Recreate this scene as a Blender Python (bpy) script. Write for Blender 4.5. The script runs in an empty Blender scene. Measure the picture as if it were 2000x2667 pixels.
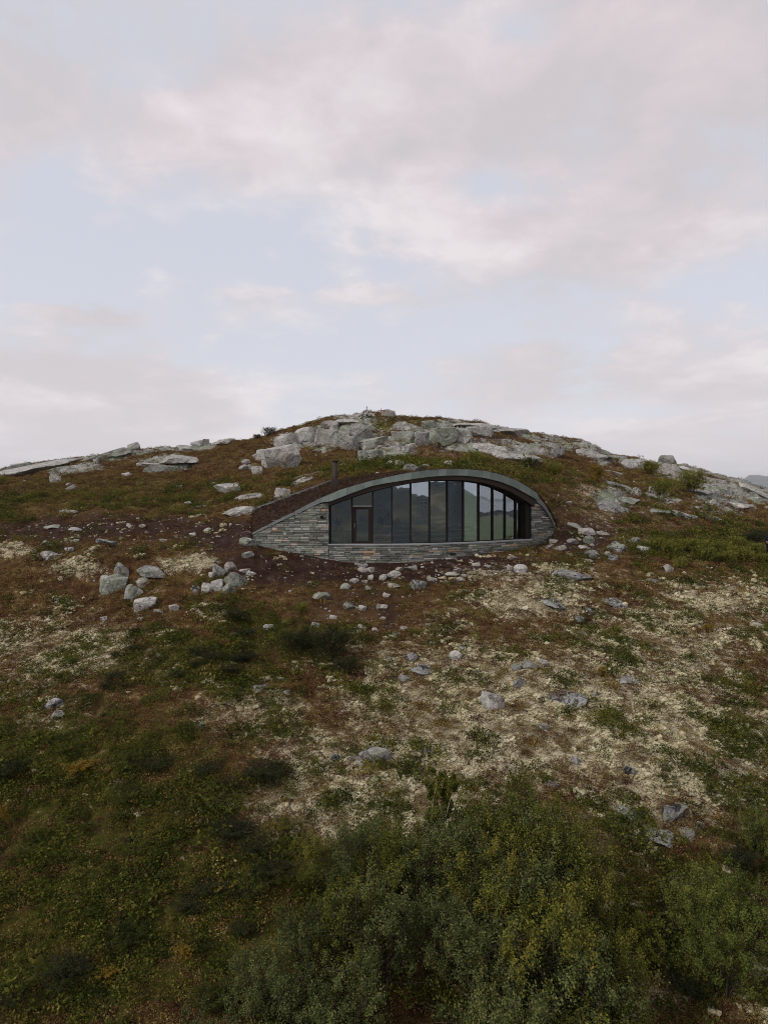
import bpy, bmesh, math, random
import numpy as np
from mathutils import Vector, Matrix

random.seed(7); RNG = np.random.default_rng(11)
S = bpy.context.scene
COL = S.collection
F = 1778.0           # focal length of the photograph in its own pixels
HZ = 1290.0          # the row of the true horizon
CZ = 12.0            # height of the drone above the local datum

# ------------------------------------------------------------------ camera, sky, sun, exposure
cd = bpy.data.cameras.new('camera'); cam = bpy.data.objects.new('camera', cd); COL.objects.link(cam)
cam.location = (0, 0, CZ); cam.rotation_euler = (math.pi/2, 0, 0)
cd.sensor_fit = 'VERTICAL'; cd.sensor_height = 36.0; cd.lens = 36.0*F/2667.0
cd.shift_y = (HZ-1333.5)/2667.0
cd.clip_start = 0.1; cd.clip_end = 60000
S.camera = cam
SUN_EL, SUN_AZ = math.radians(34), math.radians(240)     # veiled sun behind the camera, well to the left
SUN_STRENGTH = 1.5
S.view_settings.view_transform = 'Standard'; S.view_settings.look = 'None'
S.view_settings.exposure = 0.50; S.view_settings.gamma = 1.0; S.view_settings.use_curve_mapping = False
S.render.engine = 'CYCLES'
S.cycles.max_bounces = 8; S.cycles.diffuse_bounces = 3; S.cycles.glossy_bounces = 3
S.cycles.transparent_max_bounces = 12; S.cycles.volume_bounces = 0
S.cycles.use_denoising = True; S.cycles.denoising_input_passes = 'RGB_ALBEDO_NORMAL'; S.cycles.denoising_prefilter = 'NONE'; S.cycles.use_adaptive_sampling = False; S.cycles.filter_width = 1.0; S.cycles.sample_clamp_indirect = 4.0; S.cycles.caustics_reflective = False; S.cycles.caustics_refractive = False
sl = bpy.data.lights.new('sun', 'SUN'); so = bpy.data.objects.new('sun', sl); COL.objects.link(so)
sl.energy = SUN_STRENGTH; sl.angle = math.radians(10); sl.color = (1.0, 0.95, 0.9)
sd = Vector((math.sin(SUN_AZ)*math.cos(SUN_EL), math.cos(SUN_AZ)*math.cos(SUN_EL), math.sin(SUN_EL)))
so.rotation_euler = sd.to_track_quat('Z', 'Y').to_euler()


class NT:
    """small helper for building node trees"""
    def __init__(s, tree): s.t = tree; s.n = tree.nodes; s.l = tree.links; s.n.clear()
    def new(s, typ, **kw):
        n = s.n.new(typ)
        for k, v in kw.items(): setattr(n, k, v)
        return n
    def put(s, sock, v):
        if v is None: return
        if isinstance(v, bpy.types.NodeSocket): s.l.new(v, sock)
        elif isinstance(v, (tuple, list)) and sock.type == 'RGBA' and len(v) == 3: sock.default_value = (*v, 1)
        else: sock.default_value = v
    def math(s, op, a, b=None, c=None, clamp=False):
        n = s.new('ShaderNodeMath', operation=op, use_clamp=clamp)
        s.put(n.inputs[0], a); s.put(n.inputs[1], b); s.put(n.inputs[2], c); return n.outputs[0]
    def vmath(s, op, a, b=None):
        n = s.new('ShaderNodeVectorMath', operation=op); s.put(n.inputs[0], a); s.put(n.inputs[1], b)
        return n.outputs[1] if op in ('LENGTH', 'DOT_PRODUCT', 'DISTANCE') else n.outputs[0]
    def scale(s, v, k):
        n = s.new('ShaderNodeVectorMath', operation='SCALE'); s.put(n.inputs[0], v); s.put(n.inputs['Scale'], k); return n.outputs[0]
    def noise(s, vec, scale, detail=4, rough=0.55, dist=0.0):
        n = s.new('ShaderNodeTexNoise'); s.put(n.inputs['Vector'], vec)
        n.inputs['Scale'].default_value = scale; n.inputs['Detail'].default_value = detail
        n.inputs['Roughness'].default_value = rough; n.inputs['Distortion'].default_value = dist; return n.outputs[0]
    def voro(s, vec, scale, feature='F1'):
        n = s.new('ShaderNodeTexVoronoi', feature=feature); s.put(n.inputs['Vector'], vec); n.inputs['Scale'].default_value = scale
        return n.outputs[0]
    def ramp(s, fac, stops, interp='LINEAR'):
        n = s.new('ShaderNodeValToRGB'); n.color_ramp.interpolation = interp; e = n.color_ramp.elements
        while len(e) < len(stops): e.new(0.5)
        for el, (p, c) in zip(e, stops):
            el.position = p; el.color = (*c, 1) if isinstance(c, (tuple, list)) else (c, c, c, 1)
        s.put(n.inputs[0], fac); return n.outputs[0]
    def step(s, x, a, b):
        n = s.new('ShaderNodeMapRange', interpolation_type='SMOOTHSTEP'); s.put(n.inputs[0], x)
        n.inputs[1].default_value = a; n.inputs[2].default_value = b; return n.outputs[0]
    def mix(s, f, a, b, mode='MIX'):
        n = s.new('ShaderNodeMix', data_type='RGBA', blend_type=mode)
        s.put(n.inputs[0], f); s.put(n.inputs[6], a); s.put(n.inputs[7], b); return n.outputs[2]
    def sep(s, v):
        n = s.new('ShaderNodeSeparateXYZ'); s.put(n.inputs[0], v); return n.outputs
    def comb(s, x, y, z):
        n = s.new('ShaderNodeCombineXYZ'); s.put(n.inputs[0], x); s.put(n.inputs[1], y); s.put(n.inputs[2], z); return n.outputs[0]
    def bump(s, h, strength, dist):
        n = s.new('ShaderNodeBump'); s.put(n.inputs['Height'], h)
        n.inputs['Strength'].default_value = strength; n.inputs['Distance'].default_value = dist; return n.outputs[0]


def make_world():
    w = bpy.data.worlds.new('World'); S.world = w; w.use_nodes = True
    t = NT(w.node_tree)
    d = t.new('ShaderNodeTexCoord').outputs['Generated']
    x, y, z = t.sep(d)
    sky = t.new('ShaderNodeTexSky', sky_type='NISHITA'); sky.sun_disc = False
    sky.sun_elevation = SUN_EL; sky.sun_rotation = SUN_AZ; sky.altitude = 900; sky.dust_density = 2.5; sky.air_density = 1.0
    zz = t.math('ADD', t.math('MAXIMUM', z, 0.0), 0.20)
    uv = t.comb(t.math('DIVIDE', x, zz), t.math('DIVIDE', y, zz), 0.3)
    big = t.noise(uv, 0.95, 8, 0.54, 0.35)
    fine = t.noise(uv, 3.0, 8, 0.58, 0.3)
    wisp = t.noise(uv, 9.0, 7, 0.6, 0.4)
    dens = t.math('ADD', t.math('ADD', t.math('MULTIPLY', big, 0.48), t.math('MULTIPLY', fine, 0.34)), t.math('MULTIPLY', wisp, 0.18))
    # the clouds and clear gaps of the day, by bearing and elevation
    front = t.math('GREATER_THAN', y, 0.05); ysafe = t.math('MAXIMUM', y, 0.05)
    a = t.math('DIVIDE', x, ysafe); e = t.math('DIVIDE', z, ysafe)
    wob = t.math('MULTIPLY', t.math('SUBTRACT', fine, 0.5), 0.16)
    a = t.math('ADD', a, wob); e = t.math('ADD', e, t.math('MULTIPLY', wob, -0.6))
    def blobs(lst):
        acc = None
        for px, py, rx, ry, k in lst:
            da = t.math('DIVIDE', t.math('SUBTRACT', a, (px-1000)/F), rx/F)
            de = t.math('DIVIDE', t.math('SUBTRACT', e, (HZ-py)/F), ry/F)
            g = t.math('POWER', 2.718, t.math('MULTIPLY', t.math('ADD', t.math('MULTIPLY', da, da), t.math('MULTIPLY', de, de)), -1.0))
            g = t.math('MULTIPLY', g, k)
            acc = g if acc is None else t.math('ADD', acc, g)
        return t.math('MULTIPLY', acc, t.math('MULTIPLY', front, .8))
    cover = blobs([(150,480,150,110,-.17),(330,690,430,120,-.15),(720,600,260,60,-.10),(1270,490,110,70,-.14),(1360,90,90,60,-.14),(1790,320,80,60,-.10),
                   (1900,745,170,45,-.12),(900,880,420,40,-.06),(1560,250,80,60,-.08),(420,200,140,60,-.06),
                   (900,250,420,190,.16),(1450,640,330,110,.14),(560,330,200,100,.10),(80,250,160,170,.10),(1750,180,260,170,.09),(1800,560,220,120,.08),
                   (210,815,150,32,.20),(950,770,210,28,.16),(200,1080,420,70,.13),(1700,980,480,80,.10),(80,950,120,32,.12)])
    c = t.step(t.math('ADD', dens, cover), 0.42, 0.58)
    shade = t.noise(t.vmath('ADD', uv, (3.1, 1.7, 2.0)), 1.25, 6, 0.5, 0.2)
    glow = blobs([(520,300,190,80,.30),(210,820,190,35,.22),(180,1040,330,45,.28),(1250,180,150,90,.14),(1560,690,200,60,.16),(1900,130,160,150,.18),(950,760,220,30,.15),(1000,1080,420,60,.14),(1600,1080,500,90,.10),(1000,40,420,90,.34),(1700,60,300,120,.3),(60,300,160,200,.22),
                  (950,380,330,130,-.18),(1400,620,230,80,-.16),(90,960,120,26,-.16),(1750,1000,260,35,-.12),(250,150,260,110,-.08),(760,130,300,90,-.06)])
    b = t.math('ADD', t.math('ADD', t.step(shade, 0.33, 0.70), glow), t.math('ADD', t.math('MULTIPLY', t.math('SUBTRACT', fine, .5), 1.7), t.math('MULTIPLY', t.math('SUBTRACT', wisp, .5), 1.1)))
    cl = t.ramp(b, [(0.10, (5.35, 5.05, 5.2)), (0.45, (6.0, 5.5, 5.68)), (1.0, (7.3, 6.85, 7.0))])
    pink = t.math('MULTIPLY', t.step(t.noise(uv, 0.9, 3, 0.5), 0.42, 0.66), 0.5)
    cl = t.mix(pink, cl, t.mix(1.0, cl, (1.02, 0.965, 0.98), 'MULTIPLY'))
    blue = t.mix(0.80, sky.outputs[0], (6.35, 6.5, 7.15))
    m = t.mix(t.math('MULTIPLY', c, 0.94), blue, cl)
    haze = t.math('POWER', 2.718, t.math('MULTIPLY', t.math('MAXIMUM', z, 0.0), -9.0))
    m = t.mix(t.math('MULTIPLY', haze, 0.72), m, (9.3, 8.6, 8.7))
    bg = t.new('ShaderNodeBackground'); t.put(bg.inputs[0], m); bg.inputs[1].default_value = 0.0835
    t.l.new(bg.outputs[0], t.new('ShaderNodeOutputWorld').inputs[0])
make_world()

# ------------------------------------------------------------------ helpers
def P(px, py, Y): return Vector(((px-1000)/F*Y, Y, CZ+(HZ-py)/F*Y))

def tag(o, label=None, cat=None, group=None, kind=None):
    if label: o['label'] = label
    if cat: o['category'] = cat
    if group: o['group'] = group
    if kind: o['kind'] = kind
    return o

def empty(name, loc, rz=0.0):
    o = bpy.data.objects.new(name, None); COL.objects.link(o); o.location = loc; o.rotation_euler = (0, 0, rz); o.empty_display_size = 0.2
    return o

def link(name, me, mat=None, parent=None, loc=None, rot=None, scale=None):
    o = bpy.data.objects.new(name, me); COL.objects.link(o)
    if mat is not None and not me.materials: me.materials.append(mat)
    if parent is not None: o.parent = parent
    if loc is not None: o.location = loc
    if rot is not None: o.rotation_euler = rot
    if scale is not None: o.scale = scale
    return o

def mesh_np(name, verts, faces, smooth=False):
    me = bpy.data.meshes.new(name); me.from_pydata([tuple(v) for v in verts], [], faces)
    if smooth: me.polygons.foreach_set('use_smooth', np.ones(len(me.polygons), bool))
    me.update(); return me

def mesh_quads(name, V, Q, smooth=False):
    """fast mesh from an (n,3) array and an (m,k) index array"""
    me = bpy.data.meshes.new(name); n, m, k = len(V), len(Q), Q.shape[1]
    me.vertices.add(n); me.vertices.foreach_set('co', np.ascontiguousarray(V, np.float32).ravel())
    me.loops.add(m*k); me.loops.foreach_set('vertex_index', np.ascontiguousarray(Q, np.int32).ravel())
    me.polygons.add(m); me.polygons.foreach_set('loop_start', np.arange(0, m*k, k, dtype=np.int32))
    if smooth: me.polygons.foreach_set('use_smooth', np.ones(m, bool))
    me.update(calc_edges=True); me.validate(); return me

def _hash(ix, iy, iz, seed):
    h = (ix.astype(np.int64)*374761393 + iy.astype(np.int64)*668265263 + iz.astype(np.int64)*2147483647 + seed*1274126177) & 0xffffffff
    h = ((h ^ (h >> 13))*1274126177) & 0xffffffff
    h = ((h ^ (h >> 16))*2246822519) & 0xffffffff
    return ((h ^ (h >> 15)) & 0xffffff)/float(0xffffff)

def vnoise(x, y, z, seed=0):
    x, y, z = np.broadcast_arrays(np.asarray(x, float), np.asarray(y, float), np.asarray(z, float))
    ix, iy, iz = np.floor(x), np.floor(y), np.floor(z)
    fx, fy, fz = x-ix, y-iy, z-iz
    fx, fy, fz = [q*q*q*(q*(q*6-15)+10) for q in (fx, fy, fz)]
    out = 0
    for dx in (0, 1):
        for dy in (0, 1):
            for dz in (0, 1):
                w = (fx if dx else 1-fx)*(fy if dy else 1-fy)*(fz if dz else 1-fz)
                out = out + w*_hash(ix+dx, iy+dy, iz+dz, seed)
    return out

def fbm(x, y, z=0.0, octv=4, seed=0, gain=0.5):
    a, s, tot = 1.0, 0.0, 0.0
    for i in range(octv):
        s = s + a*(vnoise(x*2**i, y*2**i, np.asarray(z)*2**i, seed+i*17)-0.5); tot += a; a *= gain
    return s/tot*2

def cells(x, y, seed=0):
    """2D cells: random value of the nearest cell, distance to it and to its border"""
    ix, iy = np.floor(x), np.floor(y); f1 = np.full(x.shape, 9.0); f2 = np.full(x.shape, 9.0); v = np.zeros(x.shape)
    for dx in (-1, 0, 1):
        for dy in (-1, 0, 1):
            cx, cy = ix+dx, iy+dy; o = np.zeros_like(cx)
            d = np.hypot(cx+_hash(cx, cy, o, seed)-x, cy+_hash(cx, cy, o+1, seed)-y); r = _hash(cx, cy, o+2, seed)
            near = d < f1; f2 = np.where(near, f1, np.minimum(f2, d)); v = np.where(near, r, v); f1 = np.where(near, d, f1)
    return v, f1, f2-f1

# ------------------------------------------------------------------ materials
def mat(name):
    m = bpy.data.materials.new(name); m.use_nodes = True; t = NT(m.node_tree)
    p = t.new('ShaderNodeBsdfPrincipled'); o = t.new('ShaderNodeOutputMaterial'); t.l.new(p.outputs[0], o.inputs[0])
    p.inputs['Roughness'].default_value = 0.9; p.inputs['Specular IOR Level'].default_value = 0.03
    return m, t, p, o

def plain(name, col, rough=0.7, metal=0.0, var=0.25, scale=8.0, bump=0.0):
    m, t, p, o = mat(name)
    v = t.new('ShaderNodeTexCoord').outputs['Object']
    n = t.noise(v, scale, 6, 0.6)
    k = t.math('ADD', 1-var, t.math('MULTIPLY', n, 2*var))
    rnd = t.new('ShaderNodeObjectInfo').outputs['Random']
    k = t.math('MULTIPLY', k, t.math('ADD', 1-var*0.4, t.math('MULTIPLY', rnd, var*0.8)))
    t.put(p.inputs['Base Color'], t.mix(1.0, col, t.comb(k, k, k), 'MULTIPLY'))
    p.inputs['Roughness'].default_value = rough; p.inputs['Metallic'].default_value = metal
    if bump: t.put(p.inputs['Normal'], t.bump(t.noise(v, scale*4, 5, 0.6), bump, 0.02))
    return m

def rock_mat(name, base, lich, lich_amt, black_amt, warm):
    m, t, p, o = mat(name)
    tc = t.new('ShaderNodeNewGeometry').outputs['Position']; oi = t.new('ShaderNodeObjectInfo')
    v = t.vmath('ADD', tc, t.scale(t.comb(oi.outputs['Random'], oi.outputs['Random'], 0.0), 37.0))
    n1 = t.noise(v, 1.3, 8, 0.65, 0.3); n2 = t.noise(v, 7.0, 8, 0.7); n3 = t.noise(v, 30.0, 5, 0.7)
    c = t.ramp(t.math('ADD', t.math('MULTIPLY', n1, .5), t.math('MULTIPLY', n2, .5)),
               [(.36, tuple(x*.42 for x in base)), (.5, base), (.64, tuple(min(.62, x*1.5) for x in base))])
    c = t.mix(t.math('MULTIPLY', t.step(t.noise(v, .9, 3), .5, .66), warm), c, t.mix(1.0, c, (1.06, .965, .90), 'MULTIPLY'))
    lf = t.math('ADD', t.noise(t.vmath('ADD', v, (9, 4, 2)), 1.7, 6, .62, .4), lich_amt)
    c = t.mix(t.math('MULTIPLY', t.step(lf, .50, .64), .85), c, t.mix(n2, tuple(x*.7 for x in lich), tuple(x*1.2 for x in lich)))
    bf = t.math('ADD', t.noise(t.vmath('ADD', v, (1, 8, 5)), 3.6, 8, .72, .6), black_amt)
    c = t.mix(t.math('MULTIPLY', t.step(bf, .58, .66), .9), c, (.028, .027, .028))
    sp_ = t.step(t.noise(v, 13.0, 4, .65), .56, .64); c = t.mix(t.math('MULTIPLY', sp_, .55), c, (.07, .062, .055)); k = t.math('ADD', .55, t.math('MULTIPLY', n3, .9)); c = t.mix(1.0, c, t.comb(k, k, k), 'MULTIPLY')
    br = t.math('ADD', .82, t.math('MULTIPLY', oi.outputs['Random'], .32)); c = t.mix(1.0, c, t.comb(br, br, br), 'MULTIPLY')
    wv = t.vmath('MULTIPLY', t.vmath('ADD', v, t.scale(t.comb(n1, n2, n1), .8)), (1.0, 1.0, 1.7))
    crack = t.step(t.voro(wv, .55, 'DISTANCE_TO_EDGE'), 0.0, .03)
    c = t.mix(t.math('MULTIPLY', t.math('SUBTRACT', 1.0, crack), t.math('MULTIPLY', t.step(n1, .46, .60), .5)), c, (.10, .085, .07))
    t.put(p.inputs['Base Color'], c); p.inputs['Roughness'].default_value = .92
    h = t.math('ADD', t.math('ADD', t.math('MULTIPLY', n2, .9), t.math('MULTIPLY', n3, .25)), t.math('MULTIPLY', crack, .4))
    t.put(p.inputs['Normal'], t.bump(h, .9, .16))
    return m

ROCK = {'p': rock_mat('pale_granite', (.41, .392, .365), (.32, .325, .25), -.03, .0, .5),
        'g': rock_mat('green_lichen_rock', (.335, .33, .305), (.27, .30, .215), .06, .0, .3),
        'd': rock_mat('black_lichen_rock', (.34, .335, .325), (.27, .30, .22), .0, .09, .1),
        'w': rock_mat('warm_granite', (.44, .40, .36), (.33, .325, .25), -.03, -.02, .6),
        'b': rock_mat('blue_grey_rock', (.31, .30, .285), (.27, .28, .22), -.02, .05, .2)}

def leaf_mat(name, stops, trans=.35, inst=.16):
    m, t, p, o = mat(name)
    g = t.new('ShaderNodeNewGeometry'); oi = t.new('ShaderNodeObjectInfo')
    r = t.math('ADD', t.math('MULTIPLY', g.outputs['Random Per Island'], 1-inst-.22), t.math('MULTIPLY', oi.outputs['Random'], inst))
    n = t.math('ADD', t.math('MULTIPLY', t.noise(g.outputs['Position'], .9, 3, .6), .5), t.math('MULTIPLY', t.noise(g.outputs['Position'], 4.5, 3, .6), .5))
    c = t.ramp(t.math('ADD', r, t.math('MULTIPLY', t.math('SUBTRACT', n, .42), 1.5)), stops)
    t.put(p.inputs['Base Color'], c); p.inputs['Roughness'].default_value = .6
    tr = t.new('ShaderNodeBsdfTranslucent'); t.put(tr.inputs[0], c)
    mx = t.new('ShaderNodeMixShader'); mx.inputs[0].default_value = trans
    t.l.new(p.outputs[0], mx.inputs[1]); t.l.new(tr.outputs[0], mx.inputs[2]); t.l.new(mx.outputs[0], o.inputs[0])
    return m

M_BIRCH = leaf_mat('birch_leaves', [(.05, (.010, .016, .003)), (.35, (.072, .090, .014)), (.65, (.170, .168, .032)), (.90, (.27, .215, .045)), (.99, (.27, .14, .025))])
M_BIRCHG = leaf_mat('grey_birch_leaves', [(.05, (.013, .021, .007)), (.45, (.092, .115, .036)), (.8, (.195, .205, .070)), (.98, (.22, .175, .05))])
M_BRIGHT = leaf_mat('bright_birch_leaves', [(.05, (.030, .042, .010)), (.4, (.100, .130, .028)), (.8, (.19, .20, .042)), (.98, (.24, .19, .04))])
M_WILLOW = leaf_mat('willow_leaves', [(.05, (.06, .070, .014)), (.5, (.185, .195, .034)), (.9, (.30, .265, .05))])
M_SCRUB = leaf_mat('scrub_leaves', [(.05, (.009, .014, .004)), (.35, (.040, .054, .010)), (.65, (.092, .100, .018)), (.85, (.17, .150, .026)), (.98, (.19, .080, .025))], inst=.48)
M_YELLOW = leaf_mat('autumn_leaves', [(.1, (.12, .085, .012)), (.5, (.24, .16, .022)), (.9, (.30, .19, .03))])
M_JUNIPER = leaf_mat('dwarf_birch_leaves', [(.05, (.012, .018, .009)), (.5, (.032, .042, .017)), (.85, (.062, .058, .018)), (.98, (.11, .075, .02))])
M_HEATH = leaf_mat('heather_sprigs', [(.05, (.018, .009, .005)), (.30, (.092, .044, .022)), (.5, (.165, .092, .040)), (.72, (.20, .148, .040)), (.98, (.36, .265, .12))], .15, inst=.48)
M_RED = leaf_mat('red_heath_sprigs', [(.05, (.018, .008, .006)), (.5, (.078, .033, .018)), (.9, (.16, .070, .038))], .15, inst=.48)
M_SODT = leaf_mat('withered_sod', [(.05, (.016, .009, .006)), (.5, (.055, .031, .020)), (.9, (.12, .078, .050))], .1)
M_GRASS = leaf_mat('grass_blades', [(.05, (.055, .046, .012)), (.5, (.135, .115, .028)), (.95, (.24, .195, .065))], .2, inst=.48)
M_LICHEN = leaf_mat('reindeer_lichen', [(.1, (.15, .13, .065)), (.45, (.36, .315, .185)), (.75, (.50, .445, .29)), (.95, (.60, .545, .40))], .1, inst=.48)
M_BARK = plain('birch_bark', (.40, .36, .31), .8, 0, .4, 20)
M_TWIG = plain('dark_twigs', (.060, .045, .036), .9, 0, .3, 20)

# ------------------------------------------------------------------ the hut's plan, needed by the ground
def Yw(X): X = np.asarray(X, float); q = X+.5; return 37.5 + np.where(q > 0, .05, .012)*q*q
_xs = np.linspace(-12, 16, 2801); _pxs = 1000+F*_xs/Yw(_xs)
def px2X(px): return np.interp(px, _pxs, _xs)
def on_wall(px, py): X = float(px2X(px)); Y = float(Yw(X)); return X, Y, CZ+(HZ-py)/F*Y
def poly(pts):
    pts = np.array(pts, float)
    X = px2X(pts[:, 0]); z = CZ+(HZ-pts[:, 1])/F*Yw(X); return lambda q: np.interp(q, X, z)
TOP_PX = [(658,1388),(700,1366),(760,1336),(833,1298),(884,1276.7),(925,1263.5),(968.7,1251.5),(1005,1243),(1040,1235.6),(1072,1229.5),(1115,1224),(1157.7,1221.3),(1190,1221.3),(1214,1222.4),(1254.6,1226.5),(1292,1234.6),(1333,1249.7),(1362,1266),(1389,1284.4),(1411,1310),(1425,1333),(1434,1351),(1442,1374)]
z_top = poly(TOP_PX)
z_met = poly([(658,1393),(700,1373),(760,1345),(840,1308),(862,1306),(915,1285),(968,1266),(1000,1259.5),(1040,1253),(1072,1248),(1115,1242),(1157.7,1238.9),(1190,1238.6),(1214,1239.8),(1254,1245),(1292,1254),(1325,1266.5),(1353,1281),(1389,1302),(1411,1322),(1425,1342),(1434,1358),(1442,1377)])
z_win = poly([(640,1316),(857,1316.5),(915.6,1295),(968.7,1278),(1021.8,1266),(1072,1257),(1123,1251),(1170.7,1250),(1214,1251.5),(1254.6,1257.5),(1292,1267.6),(1324,1280),(1353,1297),(1370,1308),(1390,1322)])
z_bot = poly([(640,1392),(658,1399),(670,1416),(724.6,1428),(775,1437),(825,1446.5),(852,1453),(905,1460),(960,1462),(1040,1461.5),(1115.7,1456.6),(1199.6,1446.5),(1289,1433.4),(1370,1419),(1402,1411.7),(1428,1397),(1442,1378),(1460,1366)])
Z_SILL = CZ-2.68
# rear edge of the sod roof: px, row, distance
BACK = np.array([(655,1331,44.0),(760,1293,44.2),(865,1254,44.5),(950,1238,45.0),(1040,1230,45.6),(1120,1227,46.6),(1180,1226,47.4),(1260,1231,48.2),(1340,1256,48.6),(1389,1290,48.2),(1420,1330,47.0),(1442,1379,44.6)], float)
def back_at(px):
    r = np.interp(px, BACK[:, 0], BACK[:, 1]); y = np.interp(px, BACK[:, 0], BACK[:, 2]); return r, y

# ------------------------------------------------------------------ the ground
KY = np.array([38, 40, 42, 44, 46, 48, 52, 56, 62, 66, 73, 80, 88, 95, 105.])
COLS = {  # rows at which the ground at each distance KY is seen, by bearing column
 -700: (1466,1445,1425,1408,1392,1380,1358,1340,1320,1310,1296,1288,1281,1276,1270),
 0:    (1452,1425,1402,1383,1366,1352,1330,1312,1290,1279,1262,1249,1239,1232,1221),
 150:  (1450,1421,1397,1378,1361,1346,1324,1305,1281,1269,1249,1234,1220,1211,1198),
 340:  (1446,1415,1390,1370,1353,1339,1314,1295,1270,1256,1235,1218,1200,1188,1171),
 500:  (1440,1410,1385,1364,1346,1331,1307,1287,1261,1247,1226,1206,1188,1175,1158),
 660:  (1408,1385,1355,1328,1315,1304,1286,1270,1246,1233,1211,1190,1170,1157,1144),
 760:  (1438,1400,1340,1292,1284,1277,1263,1250,1232,1222,1198,1174,1150,1132,1113),
 850:  (1453,1380,1310,1256,1250,1246,1240,1232,1220,1210,1186,1160,1132,1108,1086),
 960:  (1461,1380,1290,1250,1238,1232,1226,1219,1208,1200,1176,1148,1118,1092,1068),
 1060: (1461,1380,1290,1250,1232,1225,1216,1209,1197,1188,1167,1143,1118,1101,1086),
 1250: (1462,1441,1380,1320,1250,1230,1217,1209,1196,1188,1171,1153,1131,1115,1097),
 1350: (1468,1443,1420,1350,1285,1262,1238,1226,1209,1200,1183,1165,1148,1136,1123),
 1440: (1475,1442,1409,1380,1348,1318,1280,1256,1229,1218,1197,1180,1164,1150,1133),
 1520: (1482,1455,1428,1402,1377,1352,1310,1283,1251,1237,1213,1192,1172,1160,1147),
 1600: (1490,1460,1436,1413,1392,1371,1335,1307,1275,1259,1236,1218,1204,1196,1184),
 1700: (1497,1470,1446,1424,1404,1385,1352,1326,1292,1275,1249,1230,1217,1209,1199),
 1800: (1506,1482,1459,1438,1419,1401,1370,1345,1310,1293,1267,1247,1234,1226,1217),
 1900: (1520,1496,1474,1454,1436,1419,1391,1366,1333,1316,1290,1272,1260,1253,1246),
 2000: (1536,1513,1492,1474,1457,1441,1413,1389,1357,1341,1318,1302,1291,1285,1280),
 2700: (1600,1580,1562,1547,1533,1520,1498,1478,1452,1440,1422,1410,1402,1398,1394)}
cpx = np.array(sorted(COLS)); crow = np.array([COLS[c] for c in sorted(COLS)], float)

ROWS = np.concatenate([np.linspace(5.0, 11.6, 34, endpoint=False),
        13.2/((np.linspace(2760, 1500, 330)-HZ)/F+.25), np.linspace(34.9, 47, 90), 47.2*(108/47.2)**np.linspace(0, 1, 215), np.linspace(109, 135, 10)])
ROWS = np.unique(ROWS); GPX = np.concatenate([np.linspace(-700, -60, 90, endpoint=False), np.linspace(-60, 2060, 600), np.linspace(2075, 2700, 90)])
NR, NC = len(ROWS), len(GPX)
PXg, Yg = np.meshgrid(GPX, ROWS); Xg = (PXg-1000)/F*Yg

def base_height():
    z = np.zeros_like(Yg)
    fore = -3.6-.25*(38.5-Yg)-.0045*Xg**2
    tab = np.empty((len(KY), NC))
    for j in range(len(KY)): tab[j] = (HZ-np.interp(GPX, cpx, crow[:, j]))/F*KY[j]
    for i in range(3):                                   # soften the columns
        tab[:, 1:-1] = (tab[:, :-2]+2*tab[:, 1:-1]+tab[:, 2:])/4
    kk = np.concatenate([[26., 30., 34.], KY]); 
    fz = lambda Y: -3.6-.25*(38.5-Y)-.0045*((GPX-1000)/F*Y)**2
    f34 = .6*fz(34.)+.4*(tab[0]-1.05)
    tt = np.vstack([fz(26.), fz(30.), f34, tab])
    for c in range(NC):
        z[:, c] = np.interp(ROWS, kk, tt[:, c])
    z = np.where(Yg < 26, fore, z)
    # past the crest the ground falls away
    z = np.where(Yg > 105, z-(Yg-105)*.22, z)
    for i in range(10):
        z[1:-1] = (z[:-2]+2*z[1:-1]+z[2:])/4
    return z
Z = base_height()
GROW = HZ-F*Z/Yg                                          # the row at which each grid point is seen

def ell(lst):
    acc = np.zeros_like(Z)
    for cx, cy, rx, ry, k in lst:
        acc = np.maximum(acc, k*np.exp(-(((PXg-cx)/rx)**2+((GROW-cy)/ry)**2)**1.2*.7))
    return acc
def knolls(lst):
    for px, py, w, d, h in lst:
        j = np.argmin(np.abs(GPX-px)); i = np.argmax(GROW[:, j] < py); X0, Y0 = Xg[i, j], Yg[i, j]
        Z[:] += h*np.exp(-((Xg-X0)/w)**4-((Yg-Y0)/d)**4)
knolls([(1400,1560,2.6,1.6,.75),(205,1480,1.6,1.3,.55),(480,1478,1.6,1.0,.5),(310,1480,2.0,1.3,.85),(1590,1290,3.2,2.5,.7),(1250,1900,2.5,1.8,.3),(1700,1970,2.2,1.8,.35),
        (1920,1560,3.0,2.0,.5),(1000,2090,2.0,1.2,.25),(60,1445,1.8,1.3,.5),(1500,2000,1.5,1.2,.2)])
GROW = HZ-F*Z/Yg
wob = fbm(Xg*.35, Yg*.35, 0, 4, 5)
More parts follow.
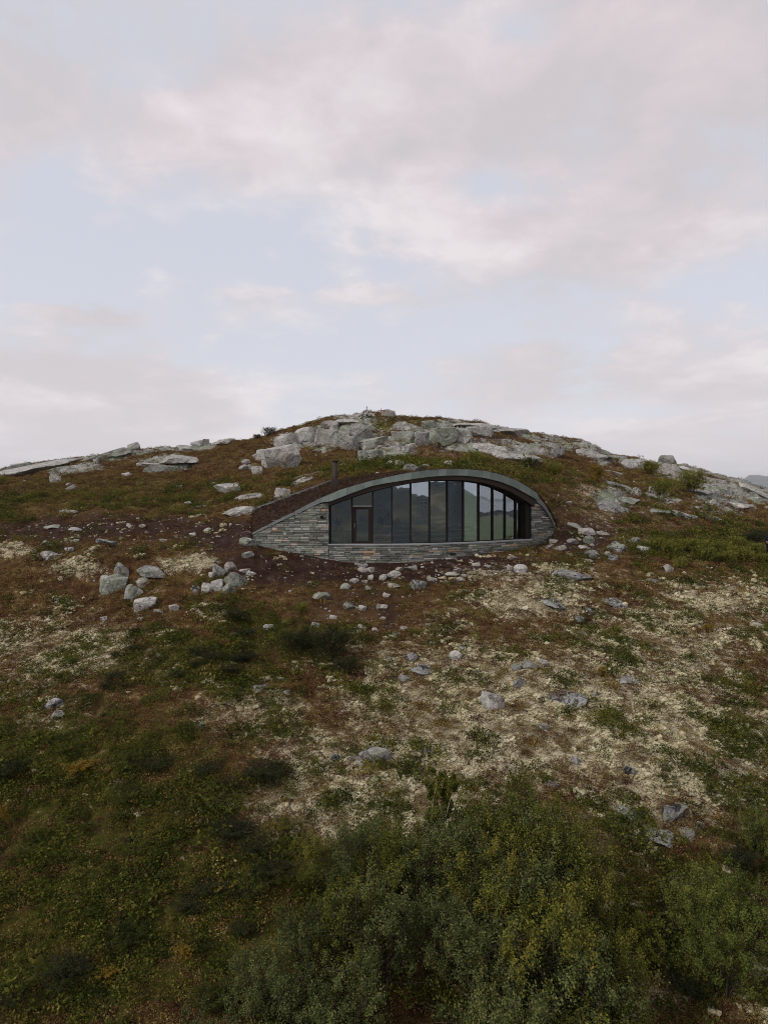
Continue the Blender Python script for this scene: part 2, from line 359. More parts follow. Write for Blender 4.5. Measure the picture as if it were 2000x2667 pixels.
# what grows where
M_soil = ell([(1000,1478,500,48,1.),(600,1400,150,50,1.),(720,1480,190,50,1.),(260,1378,430,46,.82),(950,1560,260,60,.55),(1520,1400,110,60,.8),(1010,1590,40,90,.7),(250,1420,300,30,.5),(1440,1330,90,60,.6)])
M_green = ell([(470,1730,230,80,1.),(690,1660,220,70,.8),(150,2010,260,150,1.),(330,2350,560,330,.95),(420,1960,210,110,.75),(360,1880,200,60,.6),(1960,2030,120,230,.7),(1500,2430,320,330,.75),(800,2300,300,200,.8),
               (1560,1680,150,30,.5),(1930,1810,80,40,.8),(900,1690,120,60,.45),(1820,1440,210,40,.7),(1000,1215,180,14,.6),(640,1720,160,50,.5)])
M_moss = ell([(330,1290,330,40,1.),(120,1265,140,22,.9),(900,1210,160,18,1.),(1000,1110,160,18,.8),(1430,1230,110,26,.9),(1340,1205,60,14,.8),(1750,1270,140,40,.8),(1650,1400,150,30,.6),(150,1440,170,40,.6),(880,1660,120,60,.5),(640,1820,150,40,.6),(1250,1700,130,50,.5),(60,1980,140,160,.5),(1500,1740,140,60,.3)])
M_lich = ell([(1330,1870,450,190,1.),(1760,1950,280,190,1.05),(980,2090,310,105,1.05),(1700,1760,260,110,.8),(860,1960,200,80,.7),(1400,1560,150,50,.95),(1900,1570,190,60,.85),(1720,1700,300,150,.75),(1500,1680,260,110,.5),(1180,1640,160,70,.35),(170,1700,230,110,.75),(205,1478,75,24,.95),(490,1470,75,22,.95),(40,1432,45,18,.9),
              (1080,1760,240,120,.6),(1380,1500,240,30,.5),(760,2110,160,70,.7),(130,1880,110,40,.5),(1760,2400,120,120,.55),(1930,2480,120,140,.65),(1720,2590,110,70,.5),(660,1860,160,70,.7),(1540,1280,80,40,.5),(1560,1620,200,60,.5),(1500,2170,140,80,.6),(640,2290,60,25,.7),(1560,2260,70,40,.7),
              (700,2180,90,40,.6),(1560,1250,80,35,.5),(1650,1350,200,60,.35)])
M_rock = ell([(90,1228,120,15,1.),(265,1190,90,17,1.),(450,1205,80,20,1.),(525,1160,50,12,.9),(850,1150,170,40,.95),(730,1185,65,35,.9),(960,1083,150,22,.85),(1120,1135,180,36,.95),(1340,1175,120,28,1.),(1430,1146,130,20,.95),(1560,1180,80,18,.9),
              (1780,1220,110,14,.8),(1900,1285,130,40,.9),(1610,1300,85,45,.7),(1710,1310,80,34,.75),(1860,1335,110,26,.6),(1150,1185,110,14,.6),(1300,1120,80,22,.8),(1960,1270,80,26,.9),(760,1108,110,10,.8),(1000,1180,120,30,.8),(740,1262,70,12,.6),(1480,1510,60,14,.7),(900,1140,160,44,1.),(1080,1150,170,40,.95),(1250,1112,200,22,1.),(1440,1158,170,24,1.),(1650,1206,130,14,.9),(1850,1245,150,20,1.),(1950,1292,100,36,1.),(100,1222,170,18,1.),(300,1187,150,18,1.),(480,1166,90,12,1.),(640,1195,60,26,.5),(1300,1160,130,40,.8)])
M_rock *= np.clip(.85+.7*fbm(Xg*.22, Yg*.14, 0, 3, 71), 0, 1.2)

# relief: hummocks everywhere, blocky steps in the bedrock
amp = np.clip((Yg-38)/50, 0, 1)
hum = .10*fbm(Xg*.9, Yg*.9, 0, 3, 1)+.05*fbm(Xg*2.7, Yg*2.7, 0, 3, 2)+.30*fbm(Xg*.22, Yg*.22, 0, 2, 3)+amp*.55*fbm(Xg*.13, Yg*.13, 0, 3, 4)
lichp = np.clip(M_lich+.9*fbm(Xg*1.3, Yg*1.3, 0, 4, 9)-.35, 0, 1)
hum += .07*lichp+.10*M_green*(fbm(Xg*2.2, Yg*2.2, 0, 3, 6)+.3)
qx, qy = Xg*.42+.5*fbm(Xg*.3, Yg*.3, 0, 2, 31), Yg*.22+.4*fbm(Xg*.25, Yg*.25, 0, 2, 32)
cv, c1, cb = cells(qx, qy, 41)
cv2, _, cb2 = cells(qx*2.3+3, qy*2.6+1, 42)
rk = np.clip(M_rock*1.6-.25, 0, 1)
hum += rk*(1.0*(cv-.45)+.35*(cv2-.5)-.30*np.exp(-(cb/.05)**2)-.12*np.exp(-(cb2/.06)**2)+.10*fbm(Xg*1.5, Yg*1.5, 0, 3, 33))*np.clip(.45+amp, .45, 1)
crest = np.clip((105-Yg)/6, .25, 1)
nearhut = np.exp(-np.maximum(0, np.maximum(640-PXg, PXg-1460))/40)*np.exp(-(np.maximum(0, 36.0-Yg)/2.5)**2)*(Yg < 50)
Z += hum*crest*(1-.85*nearhut)

# fit the ground to the hut's base, its roof's rear edge and dig the room out
pxc = np.clip(PXg, 645, 1452)
Xc = px2X(pxc); Ywc = Yw(Xc); zb = z_bot(Xc)-CZ; brow, bY = back_at(pxc); bz = (HZ-brow)/F*bY-.06
side = np.exp(-np.maximum(0, np.maximum(650-PXg, PXg-1446))/45)
ci = [np.interp(Ywc[0, c], ROWS, Z[:, c]) for c in range(NC)]; cbk = [np.interp(bY[0, c]+.2, ROWS, Z[:, c]) for c in range(NC)]
dz1 = (zb[0]-.08-.20*np.clip((GPX-1290)/120, 0, 1)-np.array(ci))[None, :]; dz2 = (bz[0]-np.array(cbk))[None, :]
wf = np.exp(-np.maximum(0, Ywc-Yg)/1.8)*(Yg <= Ywc+.2); wb = np.exp(-np.maximum(0, Yg-bY)/2.2)*(Yg >= bY-.2)
inside = (PXg > 662) & (PXg < 1441) & (Yg > Ywc+.22) & (Yg < bY-.35)
mid = np.clip((Yg-Ywc)/np.maximum(bY-Ywc, .1), 0, 1); between = (Yg > Ywc+.2) & (Yg < bY-.2)
Z += side*np.where(between, dz1*(1-mid)+dz2*mid, dz1*wf+dz2*wb)
Z = np.where(inside, -4.6, Z)
GROW = HZ-F*Z/Yg

RMIN = np.minimum.accumulate(np.where(inside, 9e9, GROW), axis=0)      # visible rows, nearest first
def at_pixel(px, py):
    """the ground point seen at a pixel"""
    j = int(np.argmin(np.abs(GPX-px))); col = RMIN[:, j]
    i = int(np.argmax(col <= py)) if (col <= py).any() else int(np.argmin(col))
    Y = ROWS[max(i, 0)]
    return Vector(((px-1000)/F*Y, Y, CZ+Z[i, j]))
def bil(A, X, Y):
    px = 1000+F*X/Y; c = np.interp(px, GPX, np.arange(NC)); r = np.interp(Y, ROWS, np.arange(NR))
    c0 = np.clip(c.astype(int), 0, NC-2); r0 = np.clip(r.astype(int), 0, NR-2); fc, fr = c-c0, r-r0
    return (A[r0, c0]*(1-fc)+A[r0, c0+1]*fc)*(1-fr)+(A[r0+1, c0]*(1-fc)+A[r0+1, c0+1]*fc)*fr
def height(x, y): return CZ+float(bil(Z, np.array([x]), np.array([y]))[0])

def ground_mat():
    m, t, p, o = mat('heath_ground')
    v = t.new('ShaderNodeNewGeometry').outputs['Position']
    za = t.new('ShaderNodeAttribute', attribute_name='zone'); zb_ = t.new('ShaderNodeAttribute', attribute_name='zone2')
    soil, green, lich = t.sep(za.outputs['Color']); rock, moss, _ = t.sep(zb_.outputs['Color'])
    n0 = t.noise(v, .28, 4, .55); n1 = t.noise(v, 1.1, 7, .62, .3); n2 = t.noise(v, 4.0, 8, .68, .3); n3 = t.noise(v, 17.0, 6, .72)
    hm = t.math('ADD', t.math('ADD', t.math('MULTIPLY', n1, .40), t.math('MULTIPLY', n2, .35)), t.math('MULTIPLY', n3, .25))
    heath = t.ramp(hm, [(.36, (.018, .009, .005)), (.45, (.066, .033, .017)), (.52, (.120, .070, .030)), (.58, (.16, .118, .040)), (.66, (.29, .235, .13))])
    soilc = t.ramp(hm, [(.36, (.012, .007, .006)), (.48, (.034, .019, .014)), (.58, (.058, .034, .025)), (.68, (.12, .085, .066))])
    greenc = t.ramp(hm, [(.36, (.009, .011, .003)), (.46, (.034, .038, .008)), (.55, (.075, .070, .014)), (.68, (.14, .118, .028))])
    mossc = t.ramp(hm, [(.36, (.030, .022, .008)), (.46, (.085, .070, .020)), (.55, (.13, .115, .032)), (.66, (.19, .165, .06))])
    lichc = t.ramp(t.math('ADD', t.math('MULTIPLY', n2, .35), t.math('MULTIPLY', n3, .65)), [(.36, (.055, .040, .020)), (.44, (.20, .165, .09)), (.52, (.43, .375, .245)), (.62, (.60, .545, .41))])
    w1 = t.math('MULTIPLY', t.math('SUBTRACT', n1, .5), 1.3); w2 = t.math('MULTIPLY', t.math('SUBTRACT', n2, .5), 1.1)
    w = t.math('ADD', w1, w2)
    c = t.mix(t.step(t.math('ADD', moss, w), .38, .72), heath, mossc)
    c = t.mix(t.step(t.math('ADD', green, w), .40, .75), c, greenc)
    c = t.mix(t.step(t.math('ADD', soil, t.math('MULTIPLY', w, .8)), .35, .75), c, soilc)
    lw = t.math('ADD', t.math('ADD', t.math('MULTIPLY', t.math('SUBTRACT', n2, .5), 2.4), t.math('MULTIPLY', t.math('SUBTRACT', n3, .5), 2.4)), t.math('MULTIPLY', t.math('SUBTRACT', n1, .5), 1.9))
    c = t.mix(t.math('MULTIPLY', t.step(t.math('ADD', t.math('ADD', t.math('MULTIPLY', lich, 1.10), .06), t.math('MULTIPLY', lw, .85)), .42, .98), .92), c, lichc)
    # bare bedrock with cracks, lichen and streaks
    sv = t.vmath('MULTIPLY', v, (1.0, .6, 2.0))
    rn = t.math('ADD', t.math('MULTIPLY', t.noise(sv, 1.2, 8, .65, .4), .55), t.math('MULTIPLY', n3, .45))
    rc = t.ramp(rn, [(.36, (.07, .066, .06)), (.46, (.23, .22, .205)), (.56, (.37, .355, .335)), (.68, (.48, .46, .44))])
    rc = t.mix(t.step(t.noise(v, .8, 5, .6), .45, .60), rc, t.ramp(n2, [(.3, (.17, .20, .14)), (.7, (.30, .33, .245))]))
    rc = t.mix(t.step(t.noise(sv, 3.1, 7, .7, .5), .60, .68), rc, (.05, .048, .046))
    wv = t.vmath('MULTIPLY', t.vmath('ADD', v, t.scale(t.comb(n1, n2, n1), 1.2)), (.8, .45, 1.5))
    ck = t.step(t.voro(wv, .9, 'DISTANCE_TO_EDGE'), 0.0, .055); ck2 = t.step(t.voro(wv, 2.6, 'DISTANCE_TO_EDGE'), 0.0, .05)
    rc = t.mix(t.math('MULTIPLY', t.math('SUBTRACT', 1.0, t.math('MULTIPLY', ck, ck2)), .6), rc, (.085, .07, .052))
    rf = t.step(t.math('ADD', rock, t.math('ADD', t.math('MULTIPLY', t.math('SUBTRACT', n1, .5), 1.0), t.math('MULTIPLY', t.math('SUBTRACT', n2, .5), .5))), .50, .60)
    c = t.mix(rf, c, rc)
    t.put(p.inputs['Base Color'], c); p.inputs['Roughness'].default_value = .95
    h = t.math('ADD', t.math('MULTIPLY', n2, .7), t.math('MULTIPLY', n3, .35))
    t.put(p.inputs['Normal'], t.bump(h, .9, .16))
    return m
M_GROUND = ground_mat()

def build_ground():
    V = np.stack([Xg, Yg, CZ+Z], -1).reshape(-1, 3)
    i = np.arange((NR-1)*NC).reshape(NR-1, NC)[:, :-1].ravel()
    Q = np.stack([i, i+1, i+1+NC, i+NC], 1)
    me = mesh_quads('ground', V, Q, True)
    for nm, ch in (('zone', (M_soil, M_green, M_lich)), ('zone2', (M_rock, M_moss, np.zeros_like(Z)))):
        at = me.attributes.new(nm, 'FLOAT_COLOR', 'POINT')
        at.data.foreach_set('color', np.stack([*ch, np.ones_like(Z)], -1).astype(np.float32).ravel())
    o = link('ground', me, M_GROUND); tag(o, 'heath covered hillside rising from the birches to the rocky summit', None, None, 'structure')
build_ground()

def build_far():
    """the wider country: slope behind the drone, valley, mountains all round"""
    nr, na = 150, 640
    r = 6*(26000/6)**np.linspace(0, 1, nr); an = np.linspace(0, 2*math.pi, na, endpoint=False)
    R, A = np.meshgrid(r, an, indexing='ij'); X = R*np.sin(A); Y = R*np.cos(A)
    d = np.maximum(R, 1)
    near = np.where(Y < 30, -13.2+.25*np.clip(Y, -60, 30)-.0012*np.minimum(X**2, 9e3), -7+.02*np.minimum(Y, 110))-3.0
    hill = np.exp(-((R-90)/80)**2)*(Y > 20)*-8
    valley = -110+60*fbm(X*.0013, Y*.0013, 0, 4, 90)
    k = np.clip((d-110)/700, 0, 1); k = k*k*(3-2*k)
    zz = (near+hill)*(1-k)+valley*k
    m = np.clip((d-500)/900, 0, 1); m = m*m*(3-2*m)
    ridge = 1-np.abs(fbm(X*.00045+7, Y*.00045, 0, 5, 95)); 
    az = np.degrees(np.arctan2(X, Y)) % 360
    want = np.interp(az, [0, 20, 25, 28.2, 31, 40, 60, 80, 92, 100, 108, 113, 120, 127, 133, 142, 150, 158, 172, 184, 200, 235, 270, 320, 360],
                         [-2, -2, -.6, 1.85, 1.7, 1.2, .4, .0, -.6, -.5, -.7, .5, 1.7, 1.8, 1.0, .25, 1.2, 1.35, 1.4, 2.3, 2.5, 1.6, 1.2, -1.5, -2])   # height of the skyline in degrees
    crestr = np.interp(az, [0, 20, 60, 95, 112, 122, 240, 330, 360], [17000, 17000, 17000, 12000, 4500, 1500, 1500, 12000, 17000])
    prof = np.exp(-((d-crestr)/(crestr*.30))**2)
    peak = crestr*np.tan(np.radians(want+.30*fbm(az*.11, 0, 0, 4, 97)))+95
    zz = zz+m*prof*peak*(.55+.5*ridge)
    zz = zz+m*60*fbm(X*.0022, Y*.0022, 0, 5, 99)*.6
    zz = np.where((az > 62) & (az < 113) & (d > 4000) & (d < 10500), np.minimum(zz, -100), zz)
    V = np.stack([X, Y, CZ+zz], -1).reshape(-1, 3)
    i = np.arange((nr-1)*na).reshape(nr-1, na); ii = i.ravel(); jj = np.roll(i, -1, axis=1).ravel()
    Q = np.stack([ii, ii+na, jj+na, jj], 1)
    me = mesh_quads('mountains', V, Q, True)
    m_, t, p, o = mat('far_country')
    v = t.new('ShaderNodeNewGeometry'); n = t.noise(v.outputs['Position'], .004, 8, .62); n2 = t.noise(v.outputs['Position'], .03, 6, .6)
    c = t.ramp(t.math('ADD', t.math('MULTIPLY', n, .6), t.math('MULTIPLY', n2, .4)), [(.38, (.010, .015, .018)), (.47, (.022, .029, .030)), (.54, (.052, .050, .032)), (.62, (.14, .115, .07))])
    hz_ = t.sep(v.outputs['Position'])[2]
    mead = t.math('GREATER_THAN', t.sep(v.outputs['Position'])[0], t.math('MULTIPLY', t.math('ABSOLUTE', t.sep(v.outputs['Position'])[1]), 1.9))
    c = t.mix(mead, c, t.mix(n2, (.06, .085, .035), (.20, .23, .12)))
    snow = t.math('MULTIPLY', t.step(t.math('ADD', n2, t.math('MULTIPLY', hz_, .0006)), .66, .70), t.math('MULTIPLY', t.step(hz_, 10, 60), t.math('LESS_THAN', t.sep(v.outputs['Position'])[1], 0.0)))
    t.put(p.inputs['Base Color'], t.mix(snow, c, (.75, .76, .78)))
    ob = link('mountains', me, m_); tag(ob, 'valley and hazy blue mountains around the hill', None, None, 'structure')
build_far()

def build_lake():
    """the wide lake to the right that the end panes mirror"""
    a0, a1, r0, r1, n = math.radians(58), math.radians(117), 3800, 10800, 40
    V = []; fs = []
    for i in range(n+1):
        a = a0+(a1-a0)*i/n
        for r in (r0, 6500, r1): V.append((r*math.sin(a), r*math.cos(a), CZ-88))
    for i in range(n):
        for k in range(2): fs.append((i*3+k, i*3+k+1, i*3+k+4, i*3+k+3))
    m, t, p, o = mat('lake_water'); t.put(p.inputs['Base Color'], (.02, .035, .04)); p.inputs['Roughness'].default_value = .12; p.inputs['Specular IOR Level'].default_value = .5
    t.put(p.inputs['Normal'], t.bump(t.noise(t.new('ShaderNodeNewGeometry').outputs['Position'], .12, 4, .6), .15, .6))
    tag(link('lake', mesh_np('lake', V, fs), m), 'pale lake in the valley to the right of the hill', None, None, 'structure')
build_lake()

def build_haze():
    bm = bmesh.new(); bmesh.ops.create_cube(bm, size=1.0)
    zlo, zhi = CZ-420, CZ+640
    for v in bm.verts: v.co = Vector((v.co.x*56000, v.co.y*56000, (zlo+zhi)/2+v.co.z*(zhi-zlo)))
    me = bpy.data.meshes.new('haze'); bm.to_mesh(me); bm.free()
    m = bpy.data.materials.new('haze_air'); m.use_nodes = True; t = NT(m.node_tree)
    o = t.new('ShaderNodeOutputMaterial'); pv = t.new('ShaderNodeVolumePrincipled')
    pv.inputs['Color'].default_value = (.90, .95, 1, 1); pv.inputs['Density'].default_value = .00006
    pv.inputs['Density Attribute'].default_value = ''; pv.inputs['Temperature Attribute'].default_value = ''; pv.inputs['Color Attribute'].default_value = ''
    for k_, v_ in (('homogeneous_volume', True), ('volume_sampling', 'MULTIPLE_IMPORTANCE')):
        try: setattr(m.cycles, k_, v_)
        except Exception: pass
    t.l.new(pv.outputs[0], o.inputs['Volume'])
    tag(link('haze', me, m), 'thin pale air haze over the far mountains', None, None, 'stuff')
build_haze()

# ------------------------------------------------------------------ the hut
def wall_pt(X, z, o=0.0):
    """a point on the curved front, o metres proud of the wall"""
    q = X+.5; mm = 2*(.05 if q > 0 else .012)*q; n = math.hypot(mm, 1)
    return Vector((X+mm/n*o, float(Yw(X))-o/n, z))

class MB:
    def __init__(s): s.v = []; s.f = []
    def strip(s, xs, zlo, zhi, o0, o1):
        """a solid band along the front between two height functions"""
        b = len(s.v)
        for x in xs:
            for z, o in ((zlo(x), o0), (zhi(x), o0), (zhi(x), o1), (zlo(x), o1)): s.v.append(wall_pt(x, z, o))
        n = len(xs)
        for i in range(n-1):
            for k in range(4):
                a = b+i*4+k; c = b+i*4+(k+1) % 4; s.f.append((a, c, c+4, a+4))
        s.f.append((b, b+3, b+2, b+1)); e = b+(n-1)*4; s.f.append((e, e+1, e+2, e+3)); return s
    def box(s, c, size, rz=0.0):
        b = len(s.v); hx, hy, hz = [q/2 for q in size]; ca, sa = math.cos(rz), math.sin(rz)
        for sx, sy, sz in ((-1,-1,-1),(1,-1,-1),(1,1,-1),(-1,1,-1),(-1,-1,1),(1,-1,1),(1,1,1),(-1,1,1)):
            x, y = sx*hx, sy*hy; s.v.append(Vector((c[0]+x*ca-y*sa, c[1]+x*sa+y*ca, c[2]+sz*hz)))
        s.f += [tuple(b+i for i in f) for f in ((0,3,2,1),(4,5,6,7),(0,1,5,4),(1,2,6,5),(2,3,7,6),(3,0,4,7))]; return s
    def tube(s, pts, rad, n=8):
        b = len(s.v); pts = [Vector(p) for p in pts]; rad = rad if isinstance(rad, (list, tuple)) else [rad]*len(pts)
        for i, p in enumerate(pts):
            d = (pts[min(i+1, len(pts)-1)]-pts[max(i-1, 0)]).normalized(); u = d.cross(Vector((0, 0, 1)) if abs(d.z) < .95 else Vector((1, 0, 0))).normalized(); w = d.cross(u)
            for k in range(n):
                a = 2*math.pi*k/n; s.v.append(p+(u*math.cos(a)+w*math.sin(a))*rad[i])
        for i in range(len(pts)-1):
            for k in range(n):
                a = b+i*n+k; c = b+i*n+(k+1) % n; s.f.append((a, c, c+n, a+n))
        s.f.append(tuple(b+k for k in range(n))[::-1]); e = b+(len(pts)-1)*n; s.f.append(tuple(e+k for k in range(n))); return s
    def build(s, name, mt, parent=None, smooth=False, bevel=0.0, org=None):
        org = org if org is not None else (parent['org'] if parent is not None and 'org' in parent.keys() else None)
        vs = [v-Vector(org) for v in s.v] if org is not None else s.v
        me = mesh_np(name, vs, s.f, smooth)
        if bevel:
            bm = bmesh.new(); bm.from_mesh(me); bmesh.ops.bevel(bm, geom=bm.edges[:], offset=bevel, segments=1, affect='EDGES'); bm.to_mesh(me); bm.free()
        bm = bmesh.new(); bm.from_mesh(me); bmesh.ops.recalc_face_normals(bm, faces=bm.faces); bm.to_mesh(me); bm.free()
        return link(name, me, mt, parent)

M_SLATE = [plain('slate_%s' % n, c, .75, 0, .28, 9, .35) for n, c in (('grey', (.235, .232, .208)), ('green', (.205, .225, .182)), ('dark', (.138, .138, .122)), ('light', (.36, .36, .33)), ('rust', (.38, .265, .16)), ('tan', (.45, .385, .30)), ('pink', (.45, .36, .31)))]
M_JOINT = plain('dark_joint', (.030, .030, .028), .95)
M_SILL = plain('sill_stone', (.34, .35, .345), .7, 0, .15, 4, .1)
M_COPPER = plain('grey_green_metal', (.20, .235, .21), .42, .3, .45, 1.6, .05)
M_FLASH = plain('grey_zinc', (.20, .215, .21), .5, .3, .2, 3, .05)
M_SOFFIT = plain('brown_soffit_wood', (.060, .046, .038), .7, 0, .25, 6)
M_FRAME = plain('dark_window_frame', (.022, .019, .017), .5, .2, .1, 5)
M_OAK = plain('oak_trim', (.16, .115, .055), .6, 0, .2, 12)
M_PLY = plain('pale_plywood', (.82, .68, .42), .55, 0, .12, 3)
M_INWALL = plain('dark_inner_wall', (.50, .46, .40), .8, 0, .15, 3)
M_BENCH = plain('bench_board_wood', (.62, .58, .50), .6, 0, .25, 5)
M_RISER = plain('bench_riser_wood', (.12, .10, .085), .7, 0, .2, 5)
M_SOOT = plain('black_steel', (.018, .018, .019), .45, .5, .2, 6)
M_CHIM = plain('brown_black_steel', (.055, .043, .038), .6, .2, .25, 5)
M_WHITE = plain('white_paper', (.78, .77, .72), .7, 0, .05, 4)
M_PRINT = plain('dark_print', (.09, .10, .11), .7, 0, .4, 9)
M_RED = M_RED
M_CRIM = plain('crimson_cloth', (.20, .025, .030), .8, 0, .25, 9)
M_DARKC = plain('dark_blue_cloth', (.025, .028, .040), .8, 0, .25, 9)
M_STEEL = plain('brushed_steel', (.45, .45, .45), .35, .8, .1, 9)

def glass_mat():
    m = bpy.data.materials.new('window_glass'); m.use_nodes = True; t = NT(m.node_tree)
    o = t.new('ShaderNodeOutputMaterial'); g = t.new('ShaderNodeBsdfGlossy'); tr = t.new('ShaderNodeBsdfTransparent')
    g.inputs['Roughness'].default_value = .0; g.inputs[0].default_value = (.86, .94, 1, 1); tr.inputs[0].default_value = (.89, .93, .95, 1)
    v = t.new('ShaderNodeNewGeometry').outputs['Position']; oi = t.new('ShaderNodeObjectInfo').outputs['Random']
    t.put(g.inputs['Normal'], t.bump(t.noise(t.vmath('ADD', v, t.comb(t.math('MULTIPLY', oi, 9.0), 0.0, 0.0)), .9, 2, .4), .12, .03))
    fr = t.new('ShaderNodeFresnel'); fr.inputs[0].default_value = 1.55
    k = t.math('ADD', t.math('MULTIPLY', fr.outputs[0], 1.9), .30, clamp=True)
    mx = t.new('ShaderNodeMixShader'); t.put(mx.inputs[0], k)
    t.l.new(tr.outputs[0], mx.inputs[1]); t.l.new(g.outputs[0], mx.inputs[2]); t.l.new(mx.outputs[0], o.inputs[0]); return m
M_GLASS = glass_mat()

M_SOD = plain('dark_sod_soil', (.046, .027, .020), .95, 0, .8, 3, 1.0)

def build_hut():
    org = Vector((1.0, 38.0, CZ-3.4))
    H = empty('stone_hut', org); H['org'] = tuple(org)
    tag(H, 'low hut of slate stones with arched metal fascia, curved glass front and sod roof', 'hut')
    sub = lambda o: (o.__setitem__('org', tuple(org)), o)[1]
    XL, XR = float(px2X(658)), float(px2X(1442)); XW0, XW1 = float(px2X(857)), float(px2X(1383))
    lin = lambda a, b, n: [a+(b-a)*i/(n-1) for i in range(n)]
    # stone wall: a dark core with every stone laid proud of it
    z_s = lambda x: Z_SILL-.075
    core = MB()
    core.strip(lin(XL+.02, XW0, 24), lambda x: z_bot(x)-.5, lambda x: z_met(x)+.04, -.02, -.40)
    core.strip(lin(XW0, XW1, 30), lambda x: z_bot(x)-.5, lambda x: z_s(x), -.02, -.40)
    core.strip(lin(XW1, XR-.02, 14), lambda x: z_bot(x)-.5, lambda x: z_met(x)+.04, -.02, -.62)
    W = sub(core.build('stone_wall', M_JOINT, H))
    stones = []
    def region(x0, x1, top, key):
        z = CZ-4.9
        r = random.Random(key)
        while z < CZ+.6:
            h = r.choice((.075, .09, .10, .115, .13, .15)); x = x0-r.uniform(0, .3)
            while x < x1:
                ln = r.choice((.22, .30, .38, .46, .56, .70))*(1.0 if h > .085 else 1.15)
                a, b = max(x, x0), min(x+ln, x1); x += ln
                if b-a < .07: continue
                sp = [(z, z+h)] if (h < .10 or r.random() < .72) else [(z, z+h*.48), (z+h*.48, z+h)]
                for lo, hi in sp:
                    la, lb = max(lo, z_bot(a)-.34), max(lo, z_bot(b)-.34); ha, hb = min(hi, top(a)), min(hi, top(b))
                    if ha-la < .02 and hb-lb < .02: continue
                    ha, hb = max(ha, la+.012), max(hb, lb+.012)
                    stones.append((a, b, la, lb, ha, hb, r.random(), r.uniform(.0, .05), r.uniform(-.012, .012), r.uniform(-.01, .01)))
            z += h
    region(XL+.03, XW0, z_met, 1); region(XW0, XW1, z_s, 2); region(XW1, XR-.03, z_met, 3)
    def stone_mb(q, mb):
        a, b, la, lb, ha, hb, _, pr, j1, j2 = q; g = .008; b0 = len(mb.v)
        a, b = a+g, b-g
        for o, ins in ((-.06, 0.0), (pr, 0.0), (pr+.014, .016)):
            ix = min(ins, (b-a)*.3); iz = min(ins*.8, (min(ha-la, hb-lb))*.3)
            for X, z_, sx in ((a+ix, la+g+iz, 1), (b-ix, lb+g+iz, -1), (b-ix+j1*.5, hb-g*.6-iz+j2*.3, -1), (a+ix+j1, ha-g*.6-iz, 1)): mb.v.append(wall_pt(X, z_, o+(j1 if sx > 0 else j2)*.8))
        for r0 in (0, 4):
            for k in range(4):
                p0 = b0+r0+k; p1 = b0+r0+(k+1) % 4; mb.f.append((p0, p1, p1+4, p0+4))
        mb.f.append((b0+8, b0+9, b0+10, b0+11)); mb.f.append((b0+3, b0+2, b0+1, b0))
    def seen(q):
        X = (q[0]+q[1])/2; Y = float(Yw(X)); s_ = 2*(.05 if X > -.5 else .012)*(X+.5); return (q[1]-q[0])*(1-X/Y*s_)*(q[4]-q[2])*(F/Y)**2
    stones.sort(key=seen, reverse=True)
    rest = MB(); pick = lambda r: M_SLATE[0 if r < .34 else 1 if r < .60 else 2 if r < .78 else 3 if r < .88 else 4 if r < .925 else 5 if r < .965 else 6]
    for i, q in enumerate(stones):
        if i < 300:
            mb = MB(); stone_mb(q, mb); mb.build('stone', pick(q[6]), W, org=org)
        else: stone_mb(q, rest)
    o = rest.build('stone_remainder', M_SLATE[0], W, org=org); o['kind'] = 'stuff'
    for m_ in M_SLATE[1:4]: o.data.materials.append(m_)
    for k, pg in enumerate(o.data.polygons): pg.material_index = (k//10*7) % 11 % 4
    # window sill slabs
    xs = lin(XW0-.05, XW1+.05, 15)
    for i in range(14):
        MB().strip(lin(xs[i]+.006, xs[i+1]-.006, 3), lambda x: Z_SILL-.07+random.uniform(0, .004), lambda x: Z_SILL, .05, -.36).build('sill_slab', M_SILL, H)
    # metal fascia in seamed sheets, then the thinner flashing at both tips
    xf0 = float(px2X(838)); xf1 = float(px2X(1391))
    cuts = [838, 858, 881, 904, 927, 950, 972, 996, 1024, 1046, 1069, 1092, 1115, 1137, 1158, 1186, 1214, 1248, 1268, 1300, 1320, 1345, 1372, 1391]
    for i in range(len(cuts)-1):
        a, b = float(px2X(cuts[i]))+.004, float(px2X(cuts[i+1]))-.004; k = .004*((i*7) % 3)
        o = MB().strip(lin(a, b, 4), z_met, z_top, .26+k, -.05).build('fascia_sheet', M_COPPER, H)
    c2 = [658, 700, 748, 795, 838]
    for i in range(4): MB().strip(lin(float(px2X(c2[i]))+.003, float(px2X(c2[i+1]))-.003, 4), lambda x: z_met(x)+.01, z_top, .07, -.10).build('flashing_strip', M_FLASH, H)
    c3 = [1391, 1411, 1428, 1442]
    for i in range(3): MB().strip(lin(float(px2X(c3[i]))+.003, float(px2X(c3[i+1]))-.003, 4), lambda x: z_met(x)+.01, z_top, .10, -.10).build('flashing_strip', M_FLASH, H)
    MB().strip(lin(xf0, XR, 60), lambda x: z_top(x)+.003, lambda x: z_top(x)+.018, .275 , .20).build('drip_edge', M_FRAME, H)
    MB().strip(lin(XW0-.02, XW1+.10, 50), z_win, lambda x: z_met(x)+.03, .14, -.52).build('soffit', M_SOFFIT, H)
    # glazing: eleven bays between dark mullions, a door in the second
    ob = -.34
    mpx = [858.5, 916, 970, 1022, 1073, 1123.5, 1171, 1214, 1255, 1292, 1325, 1353, 1369]
    mx = [float(px2X(p)) for p in mpx]
    MB().strip(lin(mx[0], mx[-1], 40), lambda x: Z_SILL, lambda x: Z_SILL+.055, ob+.05, ob-.06).build('bottom_rail', M_FRAME, H)
    MB().strip(lin(mx[0], mx[-1], 40), lambda x: z_win(x)-.05, lambda x: z_win(x)+.02, ob+.05, ob-.06).build('top_rail', M_FRAME, H)
